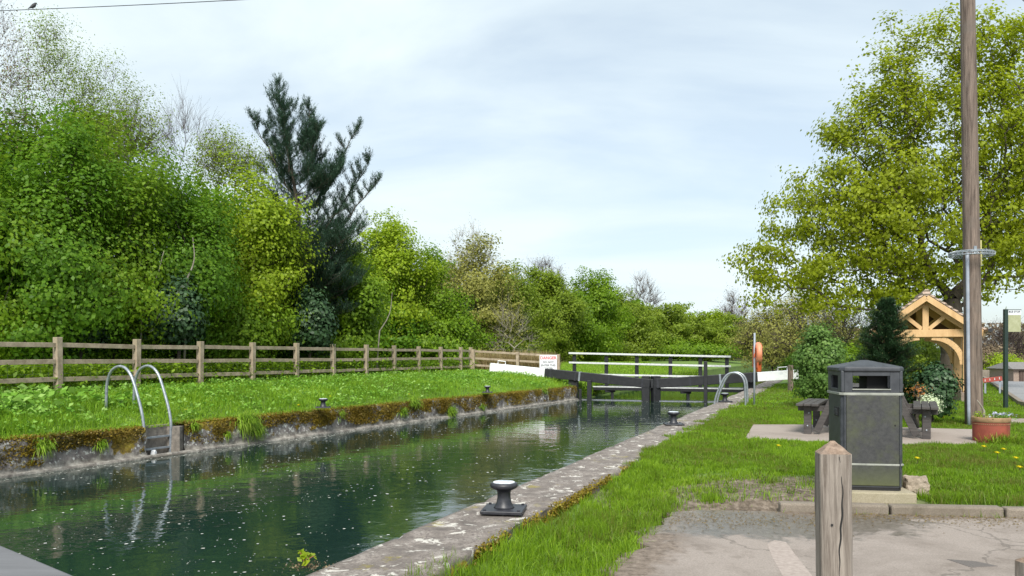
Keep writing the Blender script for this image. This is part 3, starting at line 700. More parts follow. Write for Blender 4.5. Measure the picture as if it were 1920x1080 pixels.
# pine
def pine():
    rng = np.random.default_rng(3); Y = 26.5; X = px(575, Y); g = float(gz(X, Y)) - .1
    t = thing('pine_tree', 'dark blue-green pine with candle-like tips, tallest evergreen in the wood', 'tree', (X, Y, g)); b0 = np.array((X, Y, g))
    topx, topz = px(519, Y), pz(160, Y); H = topz - g
    P0 = []; P1 = []; r0 = []; r1 = []; NP = []; ND = []
    prev = b0.copy(); axis = []
    for i in range(1, 33):
        f = i / 32; p = b0 + np.array([(topx - X) * f ** 2.2, .1 * math.sin(f * 6), H * f]); axis.append(p)
        P0.append(prev); P1.append(p); r0.append(.17 * (1 - (i - 1) / 33)); r1.append(.17 * (1 - i / 33)); prev = p
    def limb(p, d, L, r, depth):
        n = max(3, int(L / .22)); q = p.copy(); d = d / np.linalg.norm(d)
        for s in range(n):
            d = d + np.array([0, 0, .045 if depth < 1 else .13]) + rng.normal(size=3) * .06; d /= np.linalg.norm(d); e = q + d * L / n
            P0.append(q); P1.append(e); r0.append(r * (1 - s / n * .8)); r1.append(r * (1 - (s + 1) / n * .8))
            fr = (s + 1) / n
            if depth == 0 and fr > .25 and s % 1 == 0:
                for sgn in (-1, 1):
                    if rng.uniform() < .85:
                        sd = np.cross(d, [0, 0, 1.]); sd /= np.linalg.norm(sd) + 1e-6
                        limb(e, d * .7 + sd * sgn * .8 + np.array([0, 0, .1]), L * (.42 - .2 * fr) * rng.uniform(.6, 1.1) + .15, r * .4, 1)
            elif depth == 1 and fr > .3:
                for sgn in (-1, 1):
                    if rng.uniform() < .7: 
                        sd = np.cross(d, [0, 0, 1.]); limb(e, d * .6 + sd * sgn * .7 + np.array([0, 0, .45]), .22 * rng.uniform(.7, 1.5), r * .4, 2)
            if depth > 0 or fr > .55:
                NP.append((q + e) / 2); ND.append(d); NP.append(e); ND.append(d)
            q = e
    for i, p in enumerate(axis):
        f = (i + 1) / 32
        if f < .20: continue
        Lmax = (1 - f) ** .72 * 2.5 + .18
        nb = 8 if f < .5 else 5 if f < .6 else (4 if f < .9 else 3)
        for k in range(nb):
            a = rng.uniform(0, 2 * math.pi); L = Lmax * rng.uniform(.45, 1.12)
            if math.cos(a) > .2 and .35 < f < .8: L *= 1.15
            if math.cos(a) < -.2: L *= .85
            limb(p, np.array([math.cos(a), math.sin(a), .05 + .95 * f ** 2 + rng.uniform(-.2, .2)]), L, .035 * (1.1 - f), 0 if L > .7 else 1)
        if f > .8:
            NP.append(p); ND.append(np.array([0, 0, 1.]))
    # a second leader and the long right-hand limbs with candle ends seen against the sky
    for (x0, y0, x1, y1) in [(572, 330, 577, 205), (585, 330, 603, 252), (590, 400, 664, 245), (600, 470, 703, 345), (555, 380, 470, 222), (552, 330, 543, 215), (590, 390, 640, 325), (600, 440, 688, 308), (575, 400, 500, 300)]:
        a = np.array([px(x0, Y), Y + rng.uniform(-.6, .4), pz(y0, Y)]); e = np.array([px(x1, Y), a[1] + rng.uniform(-.3, .3), pz(y1, Y)])
        n = 9; q = a
        for s in range(n):
            u = a + (e - a) * (s + 1) / n + rng.normal(size=3) * .02; P0.append(q); P1.append(u); r0.append(.03 * (1 - s / n) + .008); r1.append(.03 * (1 - (s + 1) / n) + .008)
            if s > 0:
                for k in range(3):
                    an = rng.uniform(0, 6.28); limb(u, np.array([math.cos(an), math.sin(an), .9]), rng.uniform(.22, .5) * (1.3 - .7 * s / n), .012, 1)
            NP.append(u); ND.append((e - a) / np.linalg.norm(e - a)); q = u
    V, Fq = limbs(np.array(P0), np.array(P1), np.array(r0), np.array(r1), 5); mesh_np('trunk', V - b0, Fq, M_bark, t, smooth=True)
    NP = np.array(NP); ND = np.array(ND); print('pine nodes', len(NP)); per = max(4, min(14, int(220000 / len(NP))))
    C = np.repeat(NP, per, 0); D = np.repeat(ND, per, 0) + rng.normal(size=(len(C), 3)) * .62; C = C + rng.normal(size=C.shape) * .03
    D, u, w = frames(D); L = rng.uniform(.06, .115, len(C))[:, None]; wd = .008
    V = np.stack([C - u * wd, C + u * wd, C + D * L + u * wd * .3, C + D * L - u * wd * .3], 1).reshape(-1, 3)
    mesh_np('crown', V - b0, np.arange(len(V)).reshape(-1, 4), L_pine, t, rng.uniform(0, 1, len(C)))
pine()
# small dark fir by the shelter
def fir():
    rng = np.random.default_rng(8); Y = 15.6; X = px(1664, Y); g = -.05; t = thing('fir_tree', 'small dense dark green fir in front of the oak shelter', 'tree', (X, Y, g)); b0 = np.array((X, Y, g))
    H = pz(566, Y) - g; P0 = [b0, b0 + (0, 0, H * .5)]; P1 = [b0 + (0, 0, H * .5), b0 + (0, 0, H)]; r0 = [.05, .028]; r1 = [.028, .004]; NP = []; ND = []
    for i in range(520):
        f = rng.uniform(0.05, 1) ** .9; z = H * f; L = (.72 * (1 - f) ** .75 + .05) * rng.uniform(.55, 1.3); a = rng.uniform(0, 6.283)
        d = np.array([math.cos(a), math.sin(a), .12 + .5 * f]); p = b0 + (0, 0, z); q = p
        n = max(3, int(L / .06))
        for s in range(n):
            e = p + d * L * (s + 1) / n + np.array([0, 0, .10 * L * ((s + 1) / n) ** 2])
            if s >= n // 3:
                NP.append(e); ND.append(d)
                for sg in (-1, 1):
                    sd = np.array([-d[1], d[0], 0]) * sg; w_ = .12 * (1.15 - (s + 1) / n); NP.append(e + sd * w_ * .5 + d * w_ * .3); ND.append(sd + d); 
        e = p + d * L; P0.append(p); P1.append(e); r0.append(.008); r1.append(.003)
    V, Fq = limbs(np.array(P0), np.array(P1), np.array(r0), np.array(r1), 5); mesh_np('trunk', V - b0, Fq, M_bark, t, smooth=True)
    NP = np.array(NP); ND = np.array(ND); per = max(3, int(110000 / len(NP))); C = np.repeat(NP, per, 0) + rng.normal(size=(len(NP) * per, 3)) * .02
    D = np.repeat(ND, per, 0) + rng.normal(size=C.shape) * .6; D, u, w = frames(D); L = rng.uniform(.03, .06, len(C))[:, None]; wd = .005
    V = np.stack([C - u * wd, C + u * wd, C + D * L + u * wd * .3, C + D * L - u * wd * .3], 1).reshape(-1, 3)
    mesh_np('crown', V - b0, np.arange(len(V)).reshape(-1, 4), L_fir, t, rng.uniform(0, 1, len(C)))
fir()
# big oak on the right
def oak():
    Y = 27.0; m = Y / F
    def B(x, y, rx, rz, ry=None, dy=0): return (px(x, Y), Y + dy, pz(y, Y), rx * m, (ry or rx) * m, rz * m)
    bl = [B(1760, 420, 150, 120), B(1800, 260, 130, 140), B(1830, 120, 80, 80, 80), B(1700, 210, 75, 85), B(1620, 300, 75, 80), B(1560, 390, 75, 70), B(1640, 420, 110, 100, 120),
          B(1480, 430, 60, 60), B(1440, 500, 50, 50), B(1500, 520, 80, 45), B(1600, 510, 90, 45), B(1900, 330, 110, 120), B(1930, 180, 85, 100), B(1900, 440, 110, 70), B(1990, 300, 80, 120), B(1740, 110, 45, 60),
          B(1700, 520, 90, 40), B(1575, 265, 42, 50), B(1520, 350, 50, 50), B(1960, 460, 90, 55), B(1680, 150, 40, 40), B(1850, 60, 60, 30), B(1425, 555, 35, 30), B(1760, 60, 45, 45), B(1700, 560, 70, 28), B(1500, 570, 70, 25), B(1610, 560, 80, 28), B(1810, 520, 110, 45), B(1660, 360, 90, 90), B(1900, 90, 60, 60), B(1655, 170, 55, 60), B(1590, 255, 50, 50), B(1690, 90, 40, 45)]
    tree('oak_tree', 'large spreading oak in fresh yellow-green leaf behind the shelter and pole', 'tree', (px(1782, Y), Y, 0), 3.3, bl, 1500, 90000, .112, L_oak, M_barkoak, 17, .009, .21, None, .36, 2200, .45, bf=.3)
oak()
# shrubs on the right lawn
ptree(1534, 18.5, 618, 28, 'shrub', 'rounded light green shrub at the end of the right balance beam', 'shrub', 22000, .06, L_privet, 210, npts=220, sigma=.12, depth=.55, ybot=742, twigs=300, twig_len=.2, up=.2)
ptree(1748, 14.6, 684, 32, 'shrub', 'glossy dark laurel shrub between the picnic table and the pole', 'shrub', 9000, .06, L_holly, 211, npts=160, sigma=.1, depth=.42, ybot=768, up=.3)
ptree(1715, 15.6, 668, 30, 'shrub', 'small brownish-green shrub directly behind the bin lid', 'shrub', 4500, .05, L_olive, 212, npts=110, sigma=.1, depth=.3, ybot=750)
ptree(1742, 13.4, 738, 15, 'flowering_plant', 'low white-flowered variegated plant above the right bench', 'plant', 1500, .035, L_wflower, 213, npts=70, sigma=.06, depth=.2, ybot=772, dz=0)
ptree(1722, 13.9, 718, 11, 'flowering_plant', 'small copper-leaved plant behind the white-flowered one', 'plant', 150, .035, L_rflower, 214, npts=50, sigma=.06, depth=.2, ybot=745, dz=0)
ptree(1610, 17.2, 706, 22, 'shrub', 'low yellow-green bush seen through the bin opening', 'shrub', 3500, .05, L_yel, 215, npts=80, sigma=.08, depth=.3, ybot=748)
ptree(1590, 24, 650, 60, 'shrub', 'mid green bush behind the rounded shrub', 'shrub', 9000, .08, L_mid, 216, npts=120, sigma=.2, depth=1.0)
ptree(1640, 30, 610, 70, 'shrub', 'green hedge bush behind the small fir', 'shrub', 9000, .1, L_olive, 217, npts=120, sigma=.3, depth=1.2)
ptree(1725, 33, 630, 60, 'shrub', 'hedge bush seen through the shelter arch', 'shrub', 8000, .1, L_olive, 218, npts=120, sigma=.3, depth=1.2)
ptree(1500, 34, 655, 25, 'shrub', 'dark bush past the end of the right balance beam', 'shrub', 6000, .1, L_deep, 219, npts=90, sigma=.2, depth=.8)
for i, (x, Y, yt, hw, lm, lab) in enumerate([(1862, 52, 655, 45, L_brown, 'brown beech hedge beyond the road left of the bus stop'), (1815, 50, 650, 40, L_brown, 'brown hedge beyond the shelter'),
    (1880, 48, 672, 18, L_yel, 'yellow-green bush at the brown hedge behind the bus stop'), (1940, 60, 665, 50, L_brown, 'brown hedge at the right photo edge'), (1690, 55, 640, 80, L_olive, 'far olive hedge behind the oak trunk'),
    (1560, 60, 640, 80, L_bud, 'far pale hedge behind the rounded shrub'), (1470, 80, 640, 60, L_bud, 'far pale scrub along the right bank')]):
    ptree(x, Y, yt, hw, 'hedge', lab, 'hedge', 9000, .12, lm, 230 + i, npts=160, sigma=.4, depth=1.4, tip=.012)

# ---------------------------------------------------------------- far edge of the world: low wood line
def treeline(name, pts, h, n, lm, size, seed):
    rng = np.random.default_rng(seed); P = np.array(pts, float); k = rng.integers(0, len(P) - 1, n); f = rng.uniform(0, 1, n)[:, None]
    C = P[k] + (P[k + 1] - P[k]) * f; ph = C[:, 0] * .11 + C[:, 1] * .07
    hh = h * (.75 + .2 * np.sin(ph) + .12 * np.sin(ph * 3.1 + 1)); z = hh * rng.uniform(0, 1, n) ** .8
    C3 = np.stack([C[:, 0] + rng.normal(size=n) * 2.5, C[:, 1] + rng.normal(size=n) * 2.5, z], 1)
    V, Fq, t = leaves(C3, size, rng, rng.uniform(0, 1, n), .3); return tag(mesh_np(name, V, Fq, lm, None, t), kind='stuff')
treeline('distant_wood', [(-60, 60), (-30, 75), (0, 95), (30, 150), (60, 190)], 9, 30000, L_mid, .9, 301)
treeline('distant_hedgerow', [(45, 190), (75, 170), (110, 130), (150, 110)], 7, 16000, L_brown, .8, 302)

# ---------------------------------------------------------------- grass
def blades(name, X, Y, h, lm, width, seed, lean=.45, label=None, tone=None, zoff=0, Z=None):
    rng = np.random.default_rng(seed); n = len(X); Z = (gz(X, Y) if Z is None else Z) + zoff; B = np.stack([X, Y, Z - .01], 1)
    a = rng.uniform(0, 2 * np.pi, n); side = np.stack([np.cos(a), np.sin(a), np.zeros(n)], 1)
    b = rng.uniform(0, 2 * np.pi, n); l = np.abs(rng.normal(size=n)) * lean; ld = np.stack([np.cos(b) * l, np.sin(b) * l, np.zeros(n)], 1) * h[:, None]
    w = (width * rng.uniform(.6, 1.3, n))[:, None] * side * .5; up = np.zeros((n, 3)); up[:, 2] = h
    mid = B + up * .55 + ld * .35; tip = B + up * np.clip(1 - l * .35, .4, 1)[:, None] + ld
    V = np.stack([B - w, B + w, mid + w * .8, mid - w * .8, tip + w * .1, tip - w * .1], 1).reshape(-1, 3)
    base = np.arange(n)[:, None] * 6; Fq = np.concatenate([base + [0, 1, 2, 3], base + [3, 2, 4, 5]], 1).reshape(-1, 4)
    if tone is None: tone = rng.uniform(0, 1, n)
    return tag(mesh_np(name, V, Fq, lm, None, np.repeat(np.clip(tone, 0, 1), 2)), kind='stuff')
def vnoise(X, Y, s, seed=0):
    """cheap smooth value noise"""
    r = np.random.default_rng(seed); T = r.uniform(0, 1, (64, 64)); x = X * s; y = Y * s
    i = np.floor(x).astype(int); j = np.floor(y).astype(int); fx = x - i; fy = y - j; fx = fx * fx * (3 - 2 * fx); fy = fy * fy * (3 - 2 * fy)
    g = lambda a, b: T[a % 64, b % 64]
    return (g(i, j) * (1 - fx) + g(i + 1, j) * fx) * (1 - fy) + (g(i, j + 1) * (1 - fx) + g(i + 1, j + 1) * fx) * fy
PADP = np.array([gp(x, y, 0)[:2] for x, y in ((1412, 797), (1500, 797), (1825, 806), (1832, 832), (1700, 834), (1540, 828), (1396, 824))])
def inpoly(X, Y, P):
    c = np.zeros(len(X), bool); n = len(P)
    for i in range(n):
        x0, y0 = P[i]; x1, y1 = P[(i + 1) % n]
        c ^= ((y0 > Y) != (y1 > Y)) & (X < (x1 - x0) * (Y - y0) / (y1 - y0 + 1e-12) + x0)
    return c
def mudness(X, Y):
    d = np.hypot((X - 2.2) * .60, (Y - 7.4) * .85) + vnoise(X, Y, 2.2, 5) * .9
    return sm(d + (vnoise(X, Y, 6, 8) - .5) * .9, 1.5, .85) * .975
def right_ok(X, Y, n_edge):
    e = X - XR(Y); ed = .66 + n_edge - .35 * sm(Y, 10, 16) * 0
    ok = (e > ed) & ~(carpark(X + .06, Y + .05)) & ~inpoly(X, Y, PADP) & (X < road_left(Y) - .15)
    kd = np.abs(Y - kerbY(X)) < .10; ok &= ~(kd & (X > 1.9))
    ok &= ~((np.abs(X - 3.33) < .36) & (np.abs(Y - 7.22) < .42))
    ok &= ~((Y > 13.4) & (Y < 15.1) & (X > px(1884, 14.6)) & (X < 14.9))
    return ok
def sample(n, y0, y1, xf0, xf1, seed):
    r = np.random.default_rng(seed); Y = r.uniform(y0, y1, n); X = xf0(Y) + (xf1(Y) - xf0(Y)) * r.uniform(0, 1, n); return X, Y, r
# near right verge and lawn
for (nm, n, y0, y1, x1, wd, hh, sd) in [('grass', 95000, 3.9, 7.0, lambda Y: cpleft(Y) + 5.2, .0055, .085, 401), ('grass', 230000, 7.0, 11.0, lambda Y: XR(Y) + 8, .007, .062, 402),
                                       ('grass', 170000, 11.0, 18.5, lambda Y: XR(Y) * 0 + px(1945, Y) , .011, .058, 403), ('grass', 60000, 18.5, 34, lambda Y: px(1930, Y), .02, .06, 404)]:
    X, Y, r = sample(n, y0, y1, lambda Y: XR(Y) + .4, x1, sd)
    edge = (vnoise(X, Y, 3.5, 9) - .5) * .30 * sm(Y, 7, 9) + .10 * vnoise(X, Y, 5, 9) - .10 * (Y < 5.0) - .12 * sm(Y, 9, 12)
    ok = right_ok(X, Y, edge); md = mudness(X, Y); ok &= r.uniform(0, 1, n) > md * .96; X, Y = X[ok], Y[ok]
    e = X - XR(Y); dk = vnoise(X, Y, 3.3, 66) * vnoise(X, Y, 9, 67); cl = vnoise(X, Y, 2.6, 3); cl2 = vnoise(X, Y, 7.5, 4)
    tall = 1 + .35 * np.exp(-((e - .85) / .3) ** 2) * (Y < 12) + .15 * (Y < 6.5)
    cp = np.abs(Y - kerbY(X)); tall += .4 * np.exp(-(cp / .25) ** 2)
    h = hh * (.45 + .75 * cl + .7 * cl2 ** 2) * tall * r.uniform(.55, 1.25, n)[ok]
    blades(nm, X, Y, h, L_grass, wd, sd + 50, .55, tone=vnoise(X, Y, 1.1, 6) * .5 + r.uniform(0, .6, n)[ok] - dk * .55)
# left bank
X, Y, r = sample(300000, 10.2, 34.5, lambda Y: XL(Y) - 5.6 - .05 * Y, lambda Y: XL(Y) - .12, 411)
pr = np.exp(-(Y - 10) / 16); ok = r.uniform(0, 1, len(X)) < pr; X, Y = X[ok], Y[ok]; d = XL(Y) - X
cl = vnoise(X, Y, 1.7, 13); cl2 = vnoise(X, Y, 5.5, 14)
h = (.05 + .10 * cl + .12 * cl2 ** 2) * r.uniform(.6, 1.3, len(X)) * (.55 + .45 * sm(d, .1, .7)) 
blades('grass', X, Y, h, L_grassl, .012, 460, .6, tone=vnoise(X, Y, .8, 15) * .5 + r.uniform(0, .5, len(X)))
X, Y, r = sample(60000, 30.5, 62, lambda Y: XL(Y) - 12, lambda Y: XL(Y) - .1, 412)
blades('grass', X, Y, r.uniform(.08, .2, len(X)), L_grassl, .035, 461, .5)
X, Y, r = sample(90000, 24, 75, lambda Y: XL(Y) - 30, lambda Y: XL(Y) - 7, 414)
blades('grass', X, Y, r.uniform(.08, .22, len(X)), L_grassl, .05, 465, .5)
# grass falling over the wall edge
X, Y, r = sample(26000, 10.5, 30.8, lambda Y: XL(Y) - .45, lambda Y: XL(Y) - .02, 413)
ok = (vnoise(X * .2, Y, 1.1, 21) > .35) & ~((Y > GAP[0] - .1) & (Y < GAP[1] + .1)); X, Y = X[ok], Y[ok]
blades('grass', X, Y, r.uniform(.03, .08, len(X)), L_grassl, .010, 462, .9, Z=np.full(len(X), .0))
X, Y, r = sample(26000, 31.2, 60, lambda Y: XL(Y) - .3, lambda Y: XL(Y) + .1, 415)
blades('grass', X, Y, r.uniform(.10, .25, len(X)), L_grassl, .035, 466, .9, Z=r.uniform(-.45, .05, len(X)))
# hanging tufts on the wall face and at its foot
def tuft(cx, cy, cz, n, L, rad, lm, seed, droop=1.0):
    rng = np.random.default_rng(seed); B = np.stack([cx + rng.normal(size=n) * rad * (.5 if droop == 1.0 else 1), cy + rng.normal(size=n) * rad, cz + rng.normal(size=n) * rad * .4], 1)
    D = rng.normal(size=(n, 3)) * .5 + (np.array([.55, -.2, .25]) if droop == 1.0 else np.array([0, 0, 1.0])); D /= np.linalg.norm(D, axis=1, keepdims=True); l = (L * rng.uniform(.5, 1.2, n))[:, None]
    mid = B + D * l * .5; tip = B + D * l * .8 - np.array([0, 0, 1]) * l * .45 * droop; w = np.cross(D, [0, 0, 1.]) * .006
    V = np.stack([B - w, B + w, mid + w, mid - w, tip + w * .2, tip - w * .2], 1).reshape(-1, 3); base = np.arange(n)[:, None] * 6
    return V, np.concatenate([base + [0, 1, 2, 3], base + [3, 2, 4, 5]], 1).reshape(-1, 4), np.repeat(rng.uniform(0, 1, n), 2)
def multi(name, parts, lm):
    Vs, Fs, Ts = [], [], []; o = 0
    for V, Fq, t in parts: Vs.append(V); Fs.append(Fq + o); Ts.append(t); o += len(V)
    return tag(mesh_np(name, np.concatenate(Vs), np.concatenate(Fs), lm, None, np.concatenate(Ts)), kind='stuff')
parts = []
for i, (x, zf, n, L, rad) in enumerate([(82, -.12, 260, .22, .07), (190, -.2, 160, .16, .06), (462, -.05, 900, .30, .13), (480, -.25, 500, .25, .10), (755, -.22, 350, .18, .10), (775, -.0, 500, .22, .14), (845, -.36, 700, .22, .12), (903, -.35, 220, .18, .08), (640, -.1, 120, .15, .08), (1020, -.02, 200, .2, .1), (365, -.05, 200, .14, .06), (427, -.28, 150, .14, .05)]):
    # column x on the wall line: solve for Y
    Yt = np.linspace(9, 31, 2000); xs = 960 + F * XL(Yt) / Yt; Yc = float(Yt[np.argmin(np.abs(xs - x))])
    parts.append(tuft(float(XL(Yc)) - .02, Yc, zf, n, L, rad, L_grassl, 500 + i))
multi('wall_grass_tufts', parts, L_grassl)
# moss fuzz on the wall
def moss():
    rng = np.random.default_rng(520); n = 150000; Y = rng.uniform(10, 31, n); ok = rng.uniform(0, 1, n) < np.exp(-(Y - 10) / 14); Y = Y[ok]; n = len(Y)
    t = rng.uniform(0, 1, n); top = t < .30; z = np.where(top, .0, -rng.uniform(0, .42, n) ** 1.0); u = np.where(top, rng.uniform(0, .3, n), 0)
    m = vnoise(Y, z * 2.0, 1.5, 31) * .6 + vnoise(Y, z * 2, 5, 32) * .4 + z * .55 + np.where(top, .12, 0) + .07
    ok = ((m > .45) | ((rng.uniform(0, 1, n) < .35) & (z > -.22))) & ~((Y > GAP[0] - .02) & (Y < GAP[1] + .10)); Y, z, u, top = Y[ok], z[ok], u[ok], top[ok]; n = len(Y)
    C = np.stack([XL(Y) - u + .02, Y, z + .005], 1) + rng.normal(size=(n, 3)) * .015; V, Fq, tn = leaves(C, .028, rng, np.clip(vnoise(Y, z, 3, 33) * .6 + rng.uniform(0, .4, n), 0, 1), .2, .8)
    tag(mesh_np('moss', V, Fq, L_moss, None, tn), kind='stuff')
    # moss on the land side of the right coping
    n = 16000; Y = rng.uniform(4.6, 12, n); z = -rng.uniform(0, .14, n); m = vnoise(Y, z * 3, 3.0, 35) > .5; Y, z = Y[m], z[m]; n = len(Y)
    C = np.stack([XR(Y) + .72, Y, z], 1) + rng.normal(size=(n, 3)) * .015; V, Fq, tn = leaves(C, .018, rng, rng.uniform(.3, 1, n), .2, .8)
    tag(mesh_np('coping_moss', V, Fq, L_moss, None, tn), kind='stuff')
moss()
# broad-leaved weeds on the left bank and at the fence foot; straw at the angled fence
def weeds(name, n, seed, region, size, lm, hfac=1.0, spread=.12, per=16):
    r = np.random.default_rng(seed); X, Y = region(r, n); z = gz(X, Y); k = np.repeat(np.arange(n), per); m = len(k)
    C = np.stack([X[k] + r.normal(size=m) * spread, Y[k] + r.normal(size=m) * spread, z[k] + r.uniform(.02, .20, m) * hfac], 1)
    V, Fq, t = leaves(C, size, r, np.clip(r.uniform(0, 1, n)[k] * .6 + r.uniform(0, .4, m), 0, 1), .9, .55); return tag(mesh_np(name, V, Fq, lm, None, t), kind='stuff')
def reg_bank(r, n):
    Y = 10.5 + 22 * r.uniform(0, 1, n) ** 1.3; return XL(Y) - .4 - 4.4 * r.uniform(0, 1, n), Y
weeds('bank_weeds', 1000, 540, reg_bank, .07, L_weed)
def reg_dock(r, n):
    Y = r.uniform(11.5, 15, n); return XL(Y) - 1.0 - 2.5 * r.uniform(0, 1, n), Y
weeds('dock_leaves', 60, 541, reg_dock, .17, L_weed, 1.1, .13, 9)
def fence_line(s): return np.array([px(110, 15.5) + .379 * (s - 15.5), s])
def reg_fence(r, n):
    Y = r.uniform(13, 36, n); return px(110, 15.5) + .379 * (Y - 15.5) - r.uniform(.1, 1.6, n), Y
weeds('undergrowth', 2600, 542, reg_fence, .10, L_mid, 3.0, .2)
def reg_straw(r, n):
    f = r.uniform(0, 1, n); return -1.6 + 3.6 * f, 35.2 - .9 * f + r.uniform(0, .8, n)
X, Y = reg_straw(np.random.default_rng(9), 5000); blades('dry_stalks', X, Y, np.random.default_rng(4).uniform(.4, 1.1, 5000), L_straw, .03, 543, .3)
# rough tufts standing out of the lawn
parts = []; rr = np.random.default_rng(700)
for i in range(420):
    Yt = 5.0 + 16 * rr.uniform() ** 1.4; Xt = float(XR(Yt)) + .9 + rr.uniform() * (px(1930, Yt) - float(XR(Yt)) - .9)
    if not right_ok(np.array([Xt]), np.array([Yt]), 0)[0] or not right_ok(np.array([Xt]), np.array([Yt - .12]), 0)[0]: continue
    n_ = rr.integers(30, 80); V_, F_, T_ = tuft(Xt, Yt, float(gz(Xt, Yt)), n_, rr.uniform(.07, .14), rr.uniform(.03, .08), L_grass, 700 + i, .4)
    parts.append((V_ * 1.0, F_, T_ * .45))
multi('lawn_tufts', parts, L_grass)
# dandelions
def dande():
    r = np.random.default_rng(560); i = 0
    spots = [gp(x, y, .0) for x, y in ((1733, 943), (1870, 862), (1882, 855), (1912, 885), (1720, 870), (1845, 850), (1460, 845), (1905, 870), (1700, 790), (1768, 790))]
    V = []
    for (x, y, z) in spots: V.append((x, y))
    X = np.array([v[0] for v in V]); Y = np.array([v[1] for v in V]); ok = right_ok(X, Y, np.zeros(len(X))); X, Y = X[ok], Y[ok]
    YL = np.array([19.0, 15.0, 21.5, 13.2, 17.5]); XX = XL(YL) - np.array([.9, .7, .6, 1.6, .5]); X = np.concatenate([X, XX]); Y = np.concatenate([Y, YL])
    proto = None
    for i in range(len(X)):
        b = np.array([X[i], Y[i], float(gz(X[i], Y[i]))])
        o = thing('dandelion', 'yellow dandelion flower in the grass', 'flower', tuple(b), 0, 'dandelions in the grass')
        if proto is None:
            n = 40; C = r.normal(size=(n, 3)) * np.array([.012, .012, .004]) + np.array([0, 0, .10]); Vv, Fq, t = leaves(C, .022, r, r.uniform(0, 1, n), 1.5)
            p1 = mesh_np('flower_head', Vv, Fq, L_yflower, o, t); p2 = MB().tube([(0, 0, -.01), (.004, 0, .05), (0, 0, .10)], .003, 5).build('stem', M_soil, o); proto = (p1, p2)
        else:
            for p in proto: c = p.copy(); COL.objects.link(c); c.parent = o
dande()
# floating petals, bits and scum on the water
def flot():
    r = np.random.default_rng(570); n = 15000; Y = 4.5 + 27 * r.uniform(0, 1, n) ** 1.25; X = XL(Y) + (XR(Y) - XL(Y)) * r.uniform(0, 1, n)
    m_ = r.uniform(0, 1, n) < .22; X = np.where(m_, XL(Y) + .12 + np.abs(r.normal(size=n)) * .16 + .10 * vnoise(Y, Y * 0, .7, 50), X); d = vnoise(X, Y, .9, 40) * vnoise(X, Y, 3, 41) * 1.3 + m_ * .25; ok = (r.uniform(0, 1, n) < d * 1.3 + .05); X, Y = X[ok], Y[ok]; n = len(X)
    s = (.0035 + .012 * r.uniform(0, 1, n) ** 5) * (1 + Y / 22); a = r.uniform(0, 6.28, n); V = []
    for k in range(5):
        t = a + k * 2 * np.pi / 5; V.append(np.stack([X + np.cos(t) * s * r.uniform(.7, 1.2, n), Y + np.sin(t) * s * r.uniform(.6, 1.2, n), np.full(n, WATER + .004)], 1))
    V = np.stack(V, 1).reshape(-1, 3); m = simple('petal', (.35, .36, .30), (.75, .75, .70), 30, .7, bmp=0, kind='Generated')
    tag(mesh_np('floating_petals', V, np.arange(len(V)).reshape(-1, 5), m), kind='stuff')
flot()
# litter of grit and dead leaf at the edge of the car park
r = np.random.default_rng(580); n = 3500; X = 1.1 + 5.5 * r.uniform(0, 1, n) ** 1.3; Y = kerbY(X) - .08 - np.abs(r.normal(size=n)) * .2 - .5 * (X < 2.6) * r.uniform(0, 1, n); ok = carpark(X, Y); X, Y = X[ok], Y[ok]
V, Fq, t = leaves(np.stack([X, Y, np.full(len(X), -.115)], 1), .016, r, r.uniform(0, .5, len(X)), 4); tag(mesh_np('grit', V, Fq, L_straw, None, t * .5), kind='stuff')
# ================================================================ OBJECTS
# ---- left timber fence: posts, three rails, wire mesh
def fencepost_y(k): return 15.5 + 1.79 * k
FX = lambda Y: px(110, 15.5) + .379 * (Y - 15.5)
fen = thing('timber_fence', 'long three-rail timber fence with square posts along the wood on the left bank', 'fence', (FX(15.5), 15.5, 0))
o0 = Vector((FX(15.5), 15.5, 0)); fa = math.atan2(1, .379)
def ftop(Y): return 1.505 - .0012 * (Y - 15.5)
ks = [-1.05] + list(range(0, 11)) + [10.55]
pp = [(FX(fencepost_y(k)), fencepost_y(k)) for k in ks]
for i, (x, y) in enumerate(pp):
    b = MB(); b.box((0, 0, .55 + .35), (.125, .125, 1.45 + .15), rz=fa); o = b.build('post', M_fence, fen, bevel=.008)
    o.location = Vector((x, y, ftop(y) - 1.62 + random.uniform(-.01, .012))) - o0; o.rotation_euler = (random.uniform(-.012, .012), random.uniform(-.012, .012), 0)
nrm = Vector((math.sin(fa), -math.cos(fa), 0))
for i in range(len(pp) - 1):
    (xa, ya), (xb, yb) = pp[i], pp[i + 1]
    for j, dz in enumerate((.07, .40, .745)):
        za, zb = ftop(ya) - dz + random.uniform(-.012, .012), ftop(yb) - dz + random.uniform(-.012, .012)
        off = nrm * .004
        a = Vector((xa, ya, za)) + off - o0; e = Vector((xb, yb, zb)) + off - o0; dd = (e - a).normalized()
        MB().bar(a + dd * .064, e - dd * .064, .042, .092).build('rail', M_fence, fen, bevel=.005)
b = MB()
for i in range(len(pp) - 1):
    (xa, ya), (xb, yb) = pp[i], pp[i + 1]; back = -nrm * .07
    for z in (.42, .57, .72, .87, 1.02): b.tube([Vector((xa, ya, z)) + back - o0, Vector((xb, yb, z)) + back - o0], .0028, 4)
    for q in range(12):
        f = q / 12; x, y = xa + (xb - xa) * f, ya + (yb - ya) * f; b.tube([Vector((x, y, .35)) + back - o0, Vector((x, y, 1.02)) + back - o0], .0024, 4)
b.build('wire_mesh', M_wire, fen)
